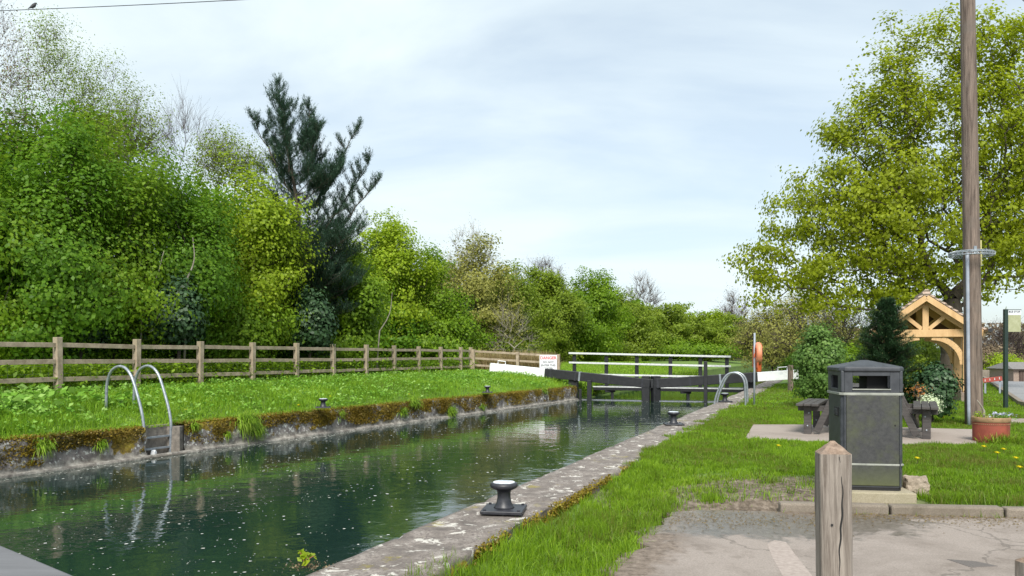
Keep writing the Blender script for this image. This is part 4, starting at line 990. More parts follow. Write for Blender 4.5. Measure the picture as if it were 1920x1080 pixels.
# short angled fence coming down to the lock
C0 = Vector((*pp[-1], 0)); C1 = Vector((px(1047, 33.6), 33.6, 0))
af = thing('timber_fence', 'short timber fence running down from the corner to the danger sign by the lock', 'fence', C0)
def aftop(f): return 1.48 - .22 * f
for f in (.03, .54, 1.0):
    p = C0.lerp(C1, f) - C0; MB().box((p.x, p.y, aftop(f) - .62), (.13, .13, 1.25), rz=-.25).build('post', M_fence, af, bevel=.008)
for f0, f1 in ((.05, .52), (.56, .98)):
    for dz in (.07, .38, .68):
        a = C0.lerp(C1, f0) - C0; e = C0.lerp(C1, f1) - C0; MB().bar((a.x, a.y, aftop(f0) - dz), (e.x, e.y, aftop(f1) - dz), .04, .09).build('rail', M_fence, af, bevel=.005)

def text_mesh(name, s, size, mat, parent, loc, rot, ext=.002, align='CENTER', bold=0):
    cu = bpy.data.curves.new(name, 'FONT'); cu.body = s; cu.size = size; cu.extrude = ext; cu.align_x = align; cu.align_y = 'CENTER'; cu.offset = bold
    tmp = bpy.data.objects.new(name, cu); COL.objects.link(tmp); dg = bpy.context.evaluated_depsgraph_get()
    me = bpy.data.meshes.new_from_object(tmp.evaluated_get(dg)); bpy.data.objects.remove(tmp); me.materials.clear(); me.materials.append(mat)
    o = link(bpy.data.objects.new(name, me), parent); o.location = loc; o.rotation_euler = rot; return o
M_red = simple('sign_red', (.60, .04, .04), (.68, .07, .06), 5, .5, bmp=0)
M_ink = simple('sign_black', (.03, .03, .05), (.05, .05, .08), 5, .5, bmp=0)
M_board = simple('sign_white', (.66, .67, .72), (.80, .80, .84), 4, .5, bmp=0)
sy = 33.35; sg = thing('danger_sign', 'white warning board with red DANGER heading on the end of the fence', 'sign', (px(1028, sy), sy, 0))
sbd = MB().box((0, 0, pz(681, sy)), (.74, .02, .70)).build('board', M_board, sg, bevel=.004)
zt = pz(666, sy)
text_mesh('heading', 'DANGER', .172, M_red, sbd, (0, -.013, zt - .12), (R(90), 0, 0), bold=.004)
for k, s in enumerate(('DO NOT', 'ENTER THIS', 'WATER')):
    text_mesh('lettering', s, .115, M_ink, sbd, (0, -.013, zt - .30 - .135 * k), (R(90), 0, 0), bold=.002)

# ---- mooring bollards
def bollard(loc, rz, s, label):
    t = thing('mooring_bollard', label, 'bollard', loc, rz, 'mooring bollards along the lock')
    bpl = MB().box((0, 0, .014), (.33, .33, .028)).build('base_plate', M_iron, t, bevel=.006)
    MB().lathe([(.085, .026), (.075, .04), (.06, .07), (.053, .11), (.053, .15), (.06, .168), (.085, .178), (.105, .19), (.112, .205), (.108, .220), (.098, .227), (.09, .229)], n=28).build('stem', M_iron, t, smooth=True)
    MB().lathe([(.0895, .2285), (.085, .234), (.06, .238), (.02, .239)], n=28).build('cap', M_cap, t, smooth=True)
    for a in (45, 135, 225, 315):
        MB().lathe([(.012, .028), (.012, .036), (.006, .038)], (.19 * math.cos(R(a)), .19 * math.sin(R(a)), 0), 8).build('bolt', M_iron, bpl)
    t.scale = (s, s, s); return t
bp = gp(945, 957, .01); bb = bollard((bp[0], bp[1], .005), R(-8), 1.0, 'nearest black bollard with worn pale cap on the right coping')
for (x, y, z, Yo, lab) in ((1263, 797, .0, None, 'second bollard from the camera on the right coping'), (1359, 754, 0, None, 'small far bollard beside the right ladder hoops'),
                       (606, 763, .10, None, 'black bollard in the grass at the middle of the left wall'), (914, 735, .10, None, 'far black bollard in the grass of the left bank near the gate')):
    p = gp(x, y, z); c = copy_tree(bb); c.location = (p[0], p[1], z if z else .005); c['label'] = lab; c.rotation_euler = (0, 0, R(random.uniform(-20, 20)))
    if z: c.scale = (.95, .95, .88); c.location.z = z - .02

# ---- ladders
def ladder(name, label, edge, Ys, nrm2, sback, hs, zbot, setb, rungs, wallfn):
    prof = [(0.0, -.05), (.02, .12), (.07, .32), (.15, .55), (.24, .78), (.32, .92), (.42, 1.01), (.54, 1.045), (.66, 1.02), (.76, .95), (.83, .83), (.87, .66), (.88, .4), (.89, .1), (.89, -.1)]
    base = Vector((float(wallfn(Ys[0])), Ys[0], 0)); t = thing(name, label, 'ladder', base)
    for Yv in Ys:
        p0 = Vector((float(wallfn(Yv)), Yv, 0)) - base; n = Vector((*nrm2, 0))
        pts = [p0 + n * (setb + .03) + Vector((0, 0, zbot)), p0 + n * (setb + .01) + Vector((0, 0, -.15))] + [p0 + n * (s * sback + setb) + Vector((0, 0, z * hs)) for s, z in prof]
        # smooth
        from itertools import chain
        q = []; 
        for i in range(len(pts) - 1):
            a, b_, c, d_ = pts[max(i - 1, 0)], pts[i], pts[i + 1], pts[min(i + 2, len(pts) - 1)]
            for f in (0, .33, .66): q.append(.5 * ((2 * b_) + (c - a) * f + (2 * a - 5 * b_ + 4 * c - d_) * f * f + (3 * b_ - a - 3 * c + d_) * f ** 3))
        q.append(pts[-1]); MB().tube(q, .0255, 12).build('handrail', M_galv, t, smooth=True)
    for z in rungs:
        a, b_ = [Vector((float(wallfn(Yv)), Yv, z)) - base + Vector((*nrm2, 0)) * (setb + .02) for Yv in Ys]
        MB().bar(a, b_, .035, .035).build('rung', M_galv, t, bevel=.004)
    return t
GAP = GAP
ladder('pool_ladder' if False else 'canal_ladder', 'galvanised ladder with two tall hoops standing at the recess in the left wall', None, (13.53, 14.03), (-.891, .454), 1.13, 1.0, -.75, .10, (-.20, -.40), XL)
ladder('canal_ladder', 'galvanised ladder hoops beside the far coping on the right bank', None, (20.0, 20.5), (.927, -.375), .86, .76, -.7, .06, (-.2, -.4), XR)

# ---- lock gates
PL, PR = Vector((2.35, 31.15, 0)), Vector((8.95, 29.3, 0)); MIT = Vector((px(1220, 30.1), 30.1, 0))
TL, TR = Vector((px(921, 32.1), 32.1, 0)), Vector((px(1496, 28.6), 28.6, 0))
def gate(pivot, tail, mit, ztail, zmit, zjoin_px, label, side):
    t = thing('lock_gate', label, 'lock gate', pivot, 0, 'lock gates'); o = pivot
    def at(f): p = tail.lerp(mit, f); return Vector((p.x, p.y, ztail + (zmit - ztail) * f))
    fj = zjoin_px; H = Vector((0, 0, .17))
    a, j, e = at(0), at(fj), at(1)
    bl = MB(); bl.bar(a - H - o, j - H - o, .30, .34); bl.build('beam_end', M_white, t, bevel=.015)
    bk = MB(); bk.bar(j - H - o + (j - a).normalized() * .002, e - H - o, .31, .35); bk.build('balance_beam', M_black, t, bevel=.015)
    # iron straps and bolts
    dd_ = (e - j).normalized()
    for f_ in (.06, .30, .34, .62, .93):
        q_ = j.lerp(e, f_) - H - o; MB().bar(q_ - dd_ * .035, q_ + dd_ * .035, .325, .365).build('strap', M_galv if f_ == .34 else M_iron, t, bevel=.004)
    q_ = a.lerp(j, .5) - H - o; MB().bar(a - H - o - dd_ * .012, a - H - o + dd_ * .03, .31, .35).build('end_strap', M_railw, t)
    # grab handle
    h = at(.07 if side < 0 else .10); d = (e - a).normalized() * (.16)
    up = Vector((0, 0, .13)); MB().tube([h - d - o, h - d + up - o, h + d + up - o, h + d - o], .016, 6).build('handle', M_white, t)
    # heel post, mitre post, planked leaf just above the water
    hp = pivot.lerp(mit, .03); MB().box(Vector((hp.x, hp.y, -.30)) - o, (.36, .30, 1.5 + .15), rz=-.28).build('heel_post', M_black, t, bevel=.02)
    mp_ = mit + (pivot - mit).normalized() * .175; MB().box(Vector((mp_.x, mp_.y, -.22)) - o, (.30, .30, 1.30), rz=-.28 if side < 0 else .28).build('mitre_post', M_black, t, bevel=.02)
    b = MB(); q0, q1 = hp, mp_; n = 14
    for k in range(n):
        c = q0.lerp(q1, (k + .5) / n); b.bar(Vector((c.x, c.y, -1.4)) - o, Vector((c.x, c.y, WATER + .035)) - o, .20, .09, up=(0, 1, 0))
    b.build('leaf', M_black, t, bevel=.006)
    MB().bar(Vector((q0.x, q0.y - .08, WATER + .012)) - o, Vector((q1.x, q1.y - .08, WATER + .012)) - o, .03, .02).build('top_rail', M_galv, t)
    return t
gl = gate(PL, TL, MIT + Vector((-.01, 0, 0)), pz(681, 32.1), pz(711, 30.1), .355, 'left lock gate with sloping black balance beam and white tail over the grass', -1)
gr = gate(PR, TR, MIT + Vector((.01, 0, 0)), pz(693, 28.6), pz(711, 30.1), .265, 'right lock gate with black balance beam and white tail in front of the pale water', 1)
for (x, Yv, z0, z1, w, g_) in ((1105, 30.55, -1.0, .25, .16, gl), (1088, 30.9, -1, -.1, .10, gl), (1323, 29.4, -1, 1.0, .13, gr)):
    MB().box(Vector((px(x, Yv), Yv, (z0 + z1) / 2)) - g_.location, (w, w, z1 - z0), rz=-.28).build('paddle_post', M_black, g_, bevel=.01)
# ---- footbridge with white rails behind the gates
FA, FB = Vector((px(1068, 33.4), 33.4, 0)), Vector((px(1371, 30.9), 30.9, 0))
fb = thing('footbridge', 'narrow footbridge with black posts and three white rails behind the lock gates', 'footbridge', FA)
def fl(f, z0, z1=None): p = FA.lerp(FB, f); return Vector((p.x - FA.x, p.y - FA.y, z0 + ((z1 if z1 is not None else z0) - z0) * f))
dv = (FB - FA).normalized(); nv = Vector((-dv.y, dv.x, 0))
def fx(x): # fraction along for a photo column
    lo, hi = -.3, 1.4
    for _ in range(40):
        m_ = (lo + hi) / 2; p = FA.lerp(FB, m_)
        if 960 + F * p.x / p.y < x: lo = m_
        else: hi = m_
    return lo
for nm, (xa, xb, za, zb, hh) in {'handrail': (1068, 1371, 1.315, 1.17, .075), 'middle_rail': (1068, 1371, .915, .79, .075), 'lower_rail': (1096, 1322, .42, .37, .075)}.items():
    f0, f1 = fx(xa), fx(xb); a = fl(f0, 0); e = fl(f1, 0); a.z = za; e.z = zb
    MB().bar(a - nv * .08, e - nv * .08, .05 if nm != 'handrail' else .13, hh).build(nm, M_railw, fb, bevel=.008)
for x in (1077, 1137, 1194, 1257, 1313, 1363):
    f = fx(x); p = fl(f, 0); zt = 1.25 - .145 * f; MB().box((p.x, p.y, (zt - .10) / 2), (.14, .10, zt + .10), rz=-.39).build('post', M_black, fb, bevel=.008)
b = MB(); a = fl(-.12, -.09); e = fl(1.12, -.09)
b.bar(a + nv * .33, e + nv * .33, .9, .045); b.build('deck', M_slate, fb, bevel=.006)
b = MB(); b.bar(fl(-.12, -.17) - nv * .10, fl(1.12, -.17) - nv * .10, .12, .12); b.build('beam', M_black, fb)
b = MB(); b.bar(fl(-.12, -.088) - nv * .15, fl(1.12, -.088) - nv * .15, .03, .04); b.build('edge_strip', M_railw, fb)
for x in (1148, 1290):
    f = fx(x); p = fl(f, 0); MB().box((p.x, p.y, -.80), (.11, .11, 1.2)).build('support', M_black, fb)
    MB().bar((p.x - .3, p.y, -.27), (p.x + .12, p.y, -.27), .12, .09).build('bracket', M_black, fb)
tp = gp(1491, 733, 0); t = MB().box((0, 0, .38), (.14, .14, 1.0), rz=.2).build('fence_post', M_pole, None, bevel=.012); t.location = (tp[0] + .05, tp[1] + .6, 0)
tag(t, 'short brown post at the tip of the right balance beam', 'post')

# ---- lifebuoy
Yl = 19.8; xl = px(1414, Yl)
lp = thing('lifebuoy_post', 'slim galvanised pole carrying the lifebuoy on the right bank', 'post', (xl, Yl, 0))
MB().tube([(0, 0, -.1), (.008, 0, .9), (.012, 0, 1.80)], .024, 12).build('pole', M_galvl, lp, smooth=True)
MB().box((.05, .06, 1.20), (.02, .44, .56)).build('back_plate', M_orange, lp, bevel=.006)
MB().lathe([(.05, -.02), (.07, 0), (.072, .30), (.06, .33)], (.115, 0, .83), 14).build('housing', M_orange, lp, smooth=True)
t = thing('lifebuoy', 'faded orange lifebuoy seen edge-on, hanging on the slim pole', 'lifebuoy', (xl + .11, Yl + .02, 1.28), R(-11))
b = MB(); n, k = 36, 12; vs = []; fs = []
for i in range(n):
    a = 2 * math.pi * i / n
    for j in range(k):
        c = 2 * math.pi * j / k; rr = .235 + .055 * math.cos(c); vs.append((.075 * math.sin(c), rr * math.cos(a), rr * math.sin(a)))
for i in range(n):
    for j in range(k): fs.append((i * k + j, i * k + (j + 1) % k, (i + 1) % n * k + (j + 1) % k, (i + 1) % n * k + j))
b.add(vs, fs); b.build('ring', M_orangel, t, smooth=True)
for a in (45, 135, 225, 315):
    a = R(a); b = MB(); b.box((0, 0, 0), (.16, .05, .135), M=Matrix.Rotation(a, 3, 'X')); o = b.build('band', M_orange if a < 3 else M_orangel, t, bevel=.02); o.location = (0, .235 * math.cos(a), .235 * math.sin(a))
b = MB(); r_ = random.Random(2)
for q in range(3):
    b.tube([(-.08 - .012 * q, -.02 + .05 * math.sin(2 * math.pi * i / 20 + q), .06 + .13 * math.cos(2 * math.pi * i / 20) - .02 * q) for i in range(21)], .010, 6)
b.build('rope', M_orange, t, smooth=True)

# ---- litter bin
ph = R(-9); bc = Vector((3.305, 7.36, .012))
pl = MB().box((0, 0, -.09), (.64, .66, .19)).build('plinth', M_conc2, None, bevel=.012); pl.location = (bc.x + .02, bc.y - .03, .012 - .0); pl.rotation_euler = (0, 0, ph + .02)
tag(pl, 'concrete slab under the dark litter bin', 'slab')
lb = thing('litter_bin', 'tall square dark grey litter bin with pyramid lid and open slots', 'bin', bc, ph)
W, D = .265, .25; CH = .03
def ring8(w, d, c): return [(-w + c, -d), (w - c, -d), (w, -d + c), (w, d - c), (w - c, d), (-w + c, d), (-w, d - c), (-w, -d + c)]
MB().prism(ring8(W - .006, D - .006, CH), .0, .035).build('foot', M_dark, lb, bevel=.004)
MB().prism(ring8(W, D, CH), .03, .885).build('body', M_bin, lb, bevel=.008, seg=3)
dr_ = MB().box((.005, -D - .003, .46), (2 * W - .075, .014, .82)).build('door', M_binp, lb, bevel=.006)
MB().box((W + .003, 0, .46), (.014, 2 * D - .085, .82)).build('side_panel', M_binp, lb, bevel=.006)
b = MB()
for s in (-1, 1): b.tube([(s * (W - .028), -D - .012, z) for z in (.05, .87)], .006, 6)
b.build('door_trim', M_bin, dr_)
def belt(z, h, name):
    b = MB(); P1, P0 = ring8(W + .014, D + .014, CH + .004), ring8(W - .02, D - .02, CH); n = 8
    vs = [(x, y, z) for x, y in P1] + [(x, y, z + h) for x, y in P1] + [(x, y, z) for x, y in P0] + [(x, y, z + h) for x, y in P0]; fs = []
    for i in range(n): j = (i + 1) % n; fs += [(i, j, n + j, n + i), (n + i, n + j, 3 * n + j, 3 * n + i), (i, 2 * n + i, 2 * n + j, j)]
    b.add(vs, fs); b.build(name, M_binb, lb, bevel=.004)
belt(.868, .024, 'belt'); belt(.232, .018, 'belt')
# head: four framed faces with slots, hollow inside
b = MB(); z0, z1, s0, s1 = .892, 1.095, .925, 1.045; th_ = .022
def head_face(ax, sgn, half, off, sl0, sl1):
    for (u0, u1, za, zb) in ((-half, sl0, z0, z1), (sl1, half, z0, z1), (sl0, sl1, z0, s0), (sl0, sl1, s1, z1)):
        c = (u0 + u1) / 2; w = u1 - u0
        if ax == 'y': b.box((c, sgn * (off - th_ / 2), (za + zb) / 2), (w, th_, zb - za))
        else: b.box((sgn * (off - th_ / 2), c, (za + zb) / 2), (th_, w, zb - za))
head_face('y', -1, W - .03, D, -.165, .155); head_face('y', 1, W - .03, D, -.17, .17)
head_face('x', -1, D - .03, W, -.13, .13); head_face('x', 1, D - .03, W, -.13, .13)
b.build('hood', M_bin, lb, bevel=.003)
b = MB()
for sx in (-1, 1):
    for sy_ in (-1, 1): b.box((sx * (W - .016), sy_ * (D - .016), (z0 + z1) / 2), (.034, .034, z1 - z0))
b.build('corner_post', M_bin, lb, bevel=.012, seg=3)
MB().box((.075, .0, (z0 + s1) / 2 + .02), (.17, .26, s1 - z0 + .06)).build('stub_tray', M_dark, lb)
MB().box((.0, .0, z0 + .006), (2 * W - .06, 2 * D - .06, .012)).build('inner_tray', M_dark, lb)
MB().box((-.005, -D - .004, s0 - .002), (.33, .012, .010)).build('slot_lip', M_binb, lb)
b = MB(); P = ring8(W + .016, D + .016, .045); P2 = ring8(W + .010, D + .010, .045); n = 8
vs = [(x, y, 1.085) for x, y in P2] + [(x, y, 1.092) for x, y in P] + [(x, y, 1.118) for x, y in P] + [(x * .955, y * .955, 1.130) for x, y in P] + [(x * .08, y * .08, 1.188) for x, y in P]
fs = [tuple(range(n))[::-1], tuple(4 * n + i for i in range(n))]
for l in range(4):
    for i in range(n): j = (i + 1) % n; fs.append((l * n + i, l * n + j, (l + 1) * n + j, (l + 1) * n + i))
b.add(vs, fs); b.build('lid', M_bin, lb, bevel=.005, seg=2)
sp2_ = MB().box((-W - .004, -.09, .71), (.008, .13, .085)).build('stub_plate', M_dark, lb, bevel=.003)
b = MB()
for q in range(5): b.box((-W - .010, -.13 + .02 * q, .71), (.004, .006, .06))
b.build('vent_slot', M_bin, sp2_)
lk = MB().lathe([(.006, 0), (.006, .006), (.003, .008)], n=10).build('lock', M_dark, dr_); lk.location = (W - .07, -D - .01, .60); lk.rotation_euler = (R(90), 0, 0)
rp = (px(1716, 7.28), 7.28, -.02); rk = rock('boulder', (rp[0], rp[1], .035), .118, 'pale angular boulder in the grass right of the bin', 'boulder', M_stone, (1.0, .9, .84), 11)

# ---- timber posts in the foreground
def oldpost(name, loc, h, w, rz, label, lean=0):
    t = thing(name, label, 'post', loc, rz, 'weathered timber posts in the car park'); t.rotation_euler = (0, lean, rz)
    b = MB(); rr = random.Random(int(h * 1000)); n = 70; k = 56; vs = []; fs = []
    for i in range(n + 1):
        z = h * i / n
        for j in range(k):
            a = 2 * math.pi * j / k + math.pi / 4; c, s = math.cos(a), math.sin(a); m_ = max(abs(c), abs(s)); r0 = w / 2 / max(m_, .77)
            r0 = min(r0, w / 2 * 1.30)
            x, y = c * r0, s * r0; nn = mnoise.fractal(Vector((x * 22, y * 22, z * 3)), 1, 2, 4) * .0035 + mnoise.noise(Vector((x * 150, y * 150, z * 5))) * .0028
            f = 1 + nn / (w / 2); x *= f; y *= f
            # long drying crack down the front face
            pass
            vs.append((x, y, z))
    for i in range(n):
        for j in range(k): fs.append((i * k + j, i * k + (j + 1) % k, (i + 1) * k + (j + 1) % k, (i + 1) * k + j))
    b.add(vs, fs); b.build('shaft', M_post, t)
    # weathered four-sided cap cut
    b = MB(); top = vs[-k:]; L = 5; V2 = []; F2 = []
    for l in range(L + 1):
        f = l / L
        for (x, y, z) in top:
            s = 1 - f ** .9 * .86 - .02 * math.sin(f * 9); nn = mnoise.noise(Vector((x * 60, y * 60, l * 2.1))) * .004
            V2.append((x * s * (1.0), y * s, z + .052 * f + nn))
    for l in range(L):
        for j in range(k): F2.append((l * k + j, l * k + (j + 1) % k, (l + 1) * k + (j + 1) % k, (l + 1) * k + j))
    F2.append(tuple(L * k + j for j in range(k))); b.add(V2, F2); b.build('cut_top', M_posttop, t)
    b = MB()
    b.tube([(.012 + .010 * math.sin(z * 9 + 1) + .012 * (1 - z / h) + .002 * math.sin(z * 60), -w * .5 - .0008, z) for z in np.linspace(.05, h - .01, 60)], [.0012 + .0034 * abs(math.sin(z * 6.5 + .6)) for z in np.linspace(.05, h, 60)], 5)
    b.build('crack', M_dark, t); 
    nh = MB().lathe([(.0055, 0), (.0055, .002)], n=10).build('nail_hole', M_dark, t); nh.location = (-.022, -w / 2 - .003, h * .66); nh.rotation_euler = (R(90), 0, 0)
    return t
oldpost('timber_post', (px(1576, 3.5), 3.56, -.12), .925, .135, R(-10), 'weathered grey timber post with a long crack, in front of the bin', R(-.6))
oldpost('timber_post', (px(1985, 2.55), 2.6, -.12), .675, .14, R(8), 'top of a mossy timber post cut by the bottom right corner')

# ---- picnic table
LLp, RLp = Vector((4.62, 12.25, .012)), Vector((6.08, 11.5, .012)); u_ = (RLp - LLp).normalized(); wv = Vector((-u_.y, u_.x, 0))
cen = (LLp + RLp) / 2 + wv * .62; pt = thing('picnic_table', 'dark brown picnic table with attached benches half hidden behind the bin', 'picnic table', cen, math.atan2(u_.y, u_.x))
hw_ = (RLp - LLp).length / 2; Lh = .80
for s in (-1, 1):
    for k in range(3): pass
    b = MB()
    for k in range(3): b.box((s * (hw_ - .01) + (k - 1) * .112, 0, .462), (.104, 2 * Lh, .04))
    b.build('bench', M_slate, pt, bevel=.006)
b = MB()
for k in range(7): b.box(((k - 3) * .145, 0, .735), (.136, 2 * Lh, .042))
b.build('tabletop', M_slate, pt, bevel=.006)
for yv in (-.62, .62):
    MB().box((0, yv + .062, .40), (2 * hw_ + .30, .052, .085)).build('bearer', M_slate, pt, bevel=.005)
    MB().box((0, yv + .062, .675), (.96, .052, .085)).build('bearer', M_slate, pt, bevel=.005)
    for s in (-1, 1):
        lg_ = MB().box((s * hw_, yv, .215), (.11, .065, .43)).build('leg', M_slate, pt, bevel=.006)
        MB().bar((s * (hw_ - .13), yv + .004, .04), (s * .40, yv + .004, .70), .05, .10, up=(0, 0, 1)).build('brace', M_slate, pt, bevel=.006)
        for (bx_, bz_) in ((s * hw_, .13), (s * (hw_ - .02), .33), (s * .47, .60)):
            o = MB().lathe([(.012, 0), (.012, .006), (.005, .009)], n=8).build('bolt', M_galv, lg_); o.location = (bx_, yv - .034, bz_); o.rotation_euler = (R(90), 0, 0)

# ---- terracotta planter with pansies
pc = Vector((px(1858, 11.25), 11.25, -.02)); tp_ = thing('planter', 'round red terracotta pot with a worn yellowish rim on the lawn', 'planter', pc)
MB().lathe([(.226, 0), (.232, .02), (.234, .20), (.236, .30), (.236, .305), (.225, .306), (.225, .20)], n=40).build('pot', M_terra, tp_, smooth=True)
MB().lathe([(.237, .305), (.244, .312), (.247, .335), (.247, .365), (.240, .378), (.222, .378), (.218, .34)], n=40).build('rim', M_terrar, tp_, smooth=True)
b = MB()
for i in range(60):
    a = 2 * math.pi * i / 60; b.box((.2375 * math.cos(a), .2375 * math.sin(a), .283), (.007, .014, .012), rz=a)
b.build('bead_band', M_terrar, tp_)
MB().lathe([(.215, .335), (.12, .35), (.01, .355)], n=24).build('soil', M_soil, tp_)
def plantlet(name, off, n, r_, size, lm, label, cat='plant', sd=1, h=.09, flower=None, nf=0):
    rng = np.random.default_rng(sd); t = thing(name, label, cat, pc + Vector(off))
    C = rng.normal(size=(n, 3)) * np.array([r_, r_, h * .35]) + np.array([0, 0, h * .5]); C[:, 2] = np.abs(C[:, 2]); V, Fq, tn = leaves(C, size, rng, rng.uniform(0, 1, n), .7, .7); mesh_np('foliage', V, Fq, L_weed if lm is None else lm, t, tn)
    if flower: C = rng.normal(size=(nf, 3)) * np.array([r_ * 1.1, r_ * 1.1, .012]) + np.array([0, 0, h * .95]); V, Fq, tn = leaves(C, size * 1.1, rng, rng.uniform(0, 1, nf), 1.2, .9); mesh_np('blossom', V, Fq, flower, t, tn)
    return t
plantlet('pansy', (.13, -.06, .34), 260, .06, .028, None, 'lilac-flowered pansy at the right of the terracotta pot', 'flower', 1, .08, L_pflower, 70)
plantlet('pansy', (.04, .05, .34), 120, .06, .026, None, 'small leafy pansy in the middle of the terracotta pot', 'flower', 2, .06, L_pflower, 12)
plantlet('spurge', (-.19, -.03, .345), 160, .035, .026, L_yel, 'yellow-green plant at the left of the terracotta pot', 'plant', 3, .10)
plantlet('seedling', (-.02, -.1, .34), 60, .07, .02, L_straw, 'dry brown plant remains in the terracotta pot', 'plant', 5, .06)
b = MB(); b.tube([(-.115, 0, .34), (-.105, 0, .40), (-.10, 0, .46), (-.13, 0, .52), (-.17, 0, .58), (-.20, 0, .62)], [.018, .02, .017, .013, .010, .006], 8)
o = b.build('driftwood_stick', M_barkpale, None, smooth=True); o.location = pc; tag(o, 'pale curved driftwood stick standing in the terracotta pot', 'stick')
parts = [tuft(float(pc.x) + dx, pc.y - .27, -.0, 260, .17, .07, L_grass, 600 + i, .2) for i, dx in enumerate((-.10, -.02, .10, .2))]
multi('grass', parts, L_grass)

# ---- utility pole with conduit and anti-climb ring
ux, uy = px(1826.5, 14.1), 14.1; up_ = thing('utility_pole', 'tall brown timber utility pole with grey conduit rising out of the picture', 'utility pole', (ux, uy, -.05))
b = MB(); pts = [(-.0152 * z, 0, z) for z in np.linspace(-.1, 9.3, 26)]; b.tube(pts, [.150 - .0038 * z for z in np.linspace(0, 9.3, 26)], 20); b.build('shaft', M_pole, up_, smooth=True)
b = MB(); b.tube([(-.145 - .0085 * z, -.085, z) for z in np.linspace(.0, 3.12, 10)], .030, 10); b.build('conduit', M_galvl, up_, smooth=True)
b = MB(); b.tube([(.135 - .0152 * z, -.06, z) for z in (2.9, 3.35)], .014, 6); b.build('cable_guard', simple('yellow_guard', (.45, .42, .18), (.55, .5, .22), 3, .5, bmp=0), up_)
b = MB(); cx_ = -.047; zr_ = 3.12
for (rr, dz) in ((.36, 0), (.30, .03), (.36, -.045)): b.tube([(cx_ + rr * math.cos(2 * math.pi * i / 32), rr * math.sin(2 * math.pi * i / 32), zr_ + dz) for i in range(33)], .011, 5, caps=False)
b.tube([(cx_ + (.33 + .045 * math.cos(i * 1.25)) * math.cos(2 * math.pi * i / 150), (.33 + .045 * math.cos(i * 1.25)) * math.sin(2 * math.pi * i / 150), zr_ - .01 + .045 * math.sin(i * 1.25)) for i in range(151)], .007, 4, caps=False)
for a in range(0, 360, 60): b.tube([(cx_ + .12 * math.cos(R(a)), .12 * math.sin(R(a)), zr_ + .03), (cx_ + .34 * math.cos(R(a)), .34 * math.sin(R(a)), zr_)], .008, 5)
b.build('anti_climb_ring', M_galv, up_)
MB().box((cx_ - .02, -.14, zr_ + .05), (.05, .03, .13)).build('bracket', M_galv, up_)
A = Vector((ux - .13, uy, 8.55)); Bq = Vector((px(0, 20), 20, pz(20, 20)))
b = MB(); pts = [A.lerp(Bq, t_) - Vector((0, 0, 4 * .12 * min(t_, 1) * (1 - min(t_, 1)))) for t_ in np.linspace(0, 1.35, 40)]; b.tube(pts, .009, 5)
tag(b.build('overhead_wire', M_dark), 'thin overhead wire crossing the sky at the top left, a bird on it', 'wire')
b = MB(); A2 = Vector((ux - .1, uy, 8.5)); b.tube([A2 + Vector((1.27, .4, -.72)) * t_ for t_ in np.linspace(0, 9.0, 12)], .008, 5)
tag(b.build('service_cable', M_dark), 'short piece of cable cutting the top right corner', 'wire')
bt = .953; bpn = A.lerp(Bq, bt) - Vector((0, 0, 4 * .12 * bt * (1 - bt)))
b = MB(); bd = thing('bird', 'small dark bird perched on the overhead wire', 'bird', bpn, R(60))
b.tube([(-.10, 0, -.02), (-.05, 0, .025), (-.01, 0, .06), (.025, 0, .095), (.045, 0, .125), (.055, 0, .148), (.066, 0, .160), (.080, 0, .164), (.094, 0, .160), (.118, 0, .153)], [.006, .018, .036, .043, .038, .026, .024, .022, .010, .002], 12)
b.build('body', M_bird, bd, smooth=True); b = MB(); [b.tube([(.01, s, .04), (.008, s, .006)], .004, 5) for s in (-.014, .014)]; b.build('legs', M_bird, bd); bd.scale = (1.1, 1.1, 1.1)

# ---- oak shelter
Ys = 21.4; sx = px(1735, Ys); sh = thing('oak_shelter', 'new oak gabled shelter with curved braces and tiled roof behind the fir', 'shelter', (sx, Ys, 0), R(-22))
S = Ys / F; tieT, tieB = pz(618, Ys), pz(632, Ys); ap = pz(556, Ys); pw = .2; px_ = 68 * S; back = 1.7
zpl = .24
for yv in (0, back):
    for s in (-1, 1):
        MB().box((s * (px_), yv, (zpl + tieB) / 2), (pw, pw, tieB - zpl)).build('post', M_oakn, sh, bevel=.008)
        # curved brace
        b = MB(); pts = []
        R_ = .74
        for i in range(11):
            a = R(90) * i / 10; pts.append((s * (px_ - pw / 2 - R_ + R_ * math.cos(a) * 1.0), yv, tieB - R_ + R_ * math.sin(a) * .98))
        for i in range(10): b.bar(pts[i], pts[i + 1], .09, .14, up=(s * math.cos(R(90) * (i + .5) / 10), 0, math.sin(R(90) * (i + .5) / 10)))
        b.build('curved_brace', M_oakn, sh)
        MB().bar((s * .02, yv + .003, ap - .16), (s * 88 * S, yv + .003, ap - .16 - 65 * S), .12, .16).build('rafter', M_oakn, sh, bevel=.006)
        MB().bar((s * .09, yv + .002, tieT + .02), (s * .50, yv + .002, tieT + .38), .09, .10).build('strut', M_oakn, sh)
    MB().box((0, yv, (tieT + tieB) / 2), (2 * px_ + .22, .16, tieT - tieB)).build('tie_beam', M_oakn, sh, bevel=.008)
    MB().box((0, yv, (tieT + ap - .25) / 2), (.15, .14, ap - .25 - tieT)).build('king_post', M_oakn, sh, bevel=.006)
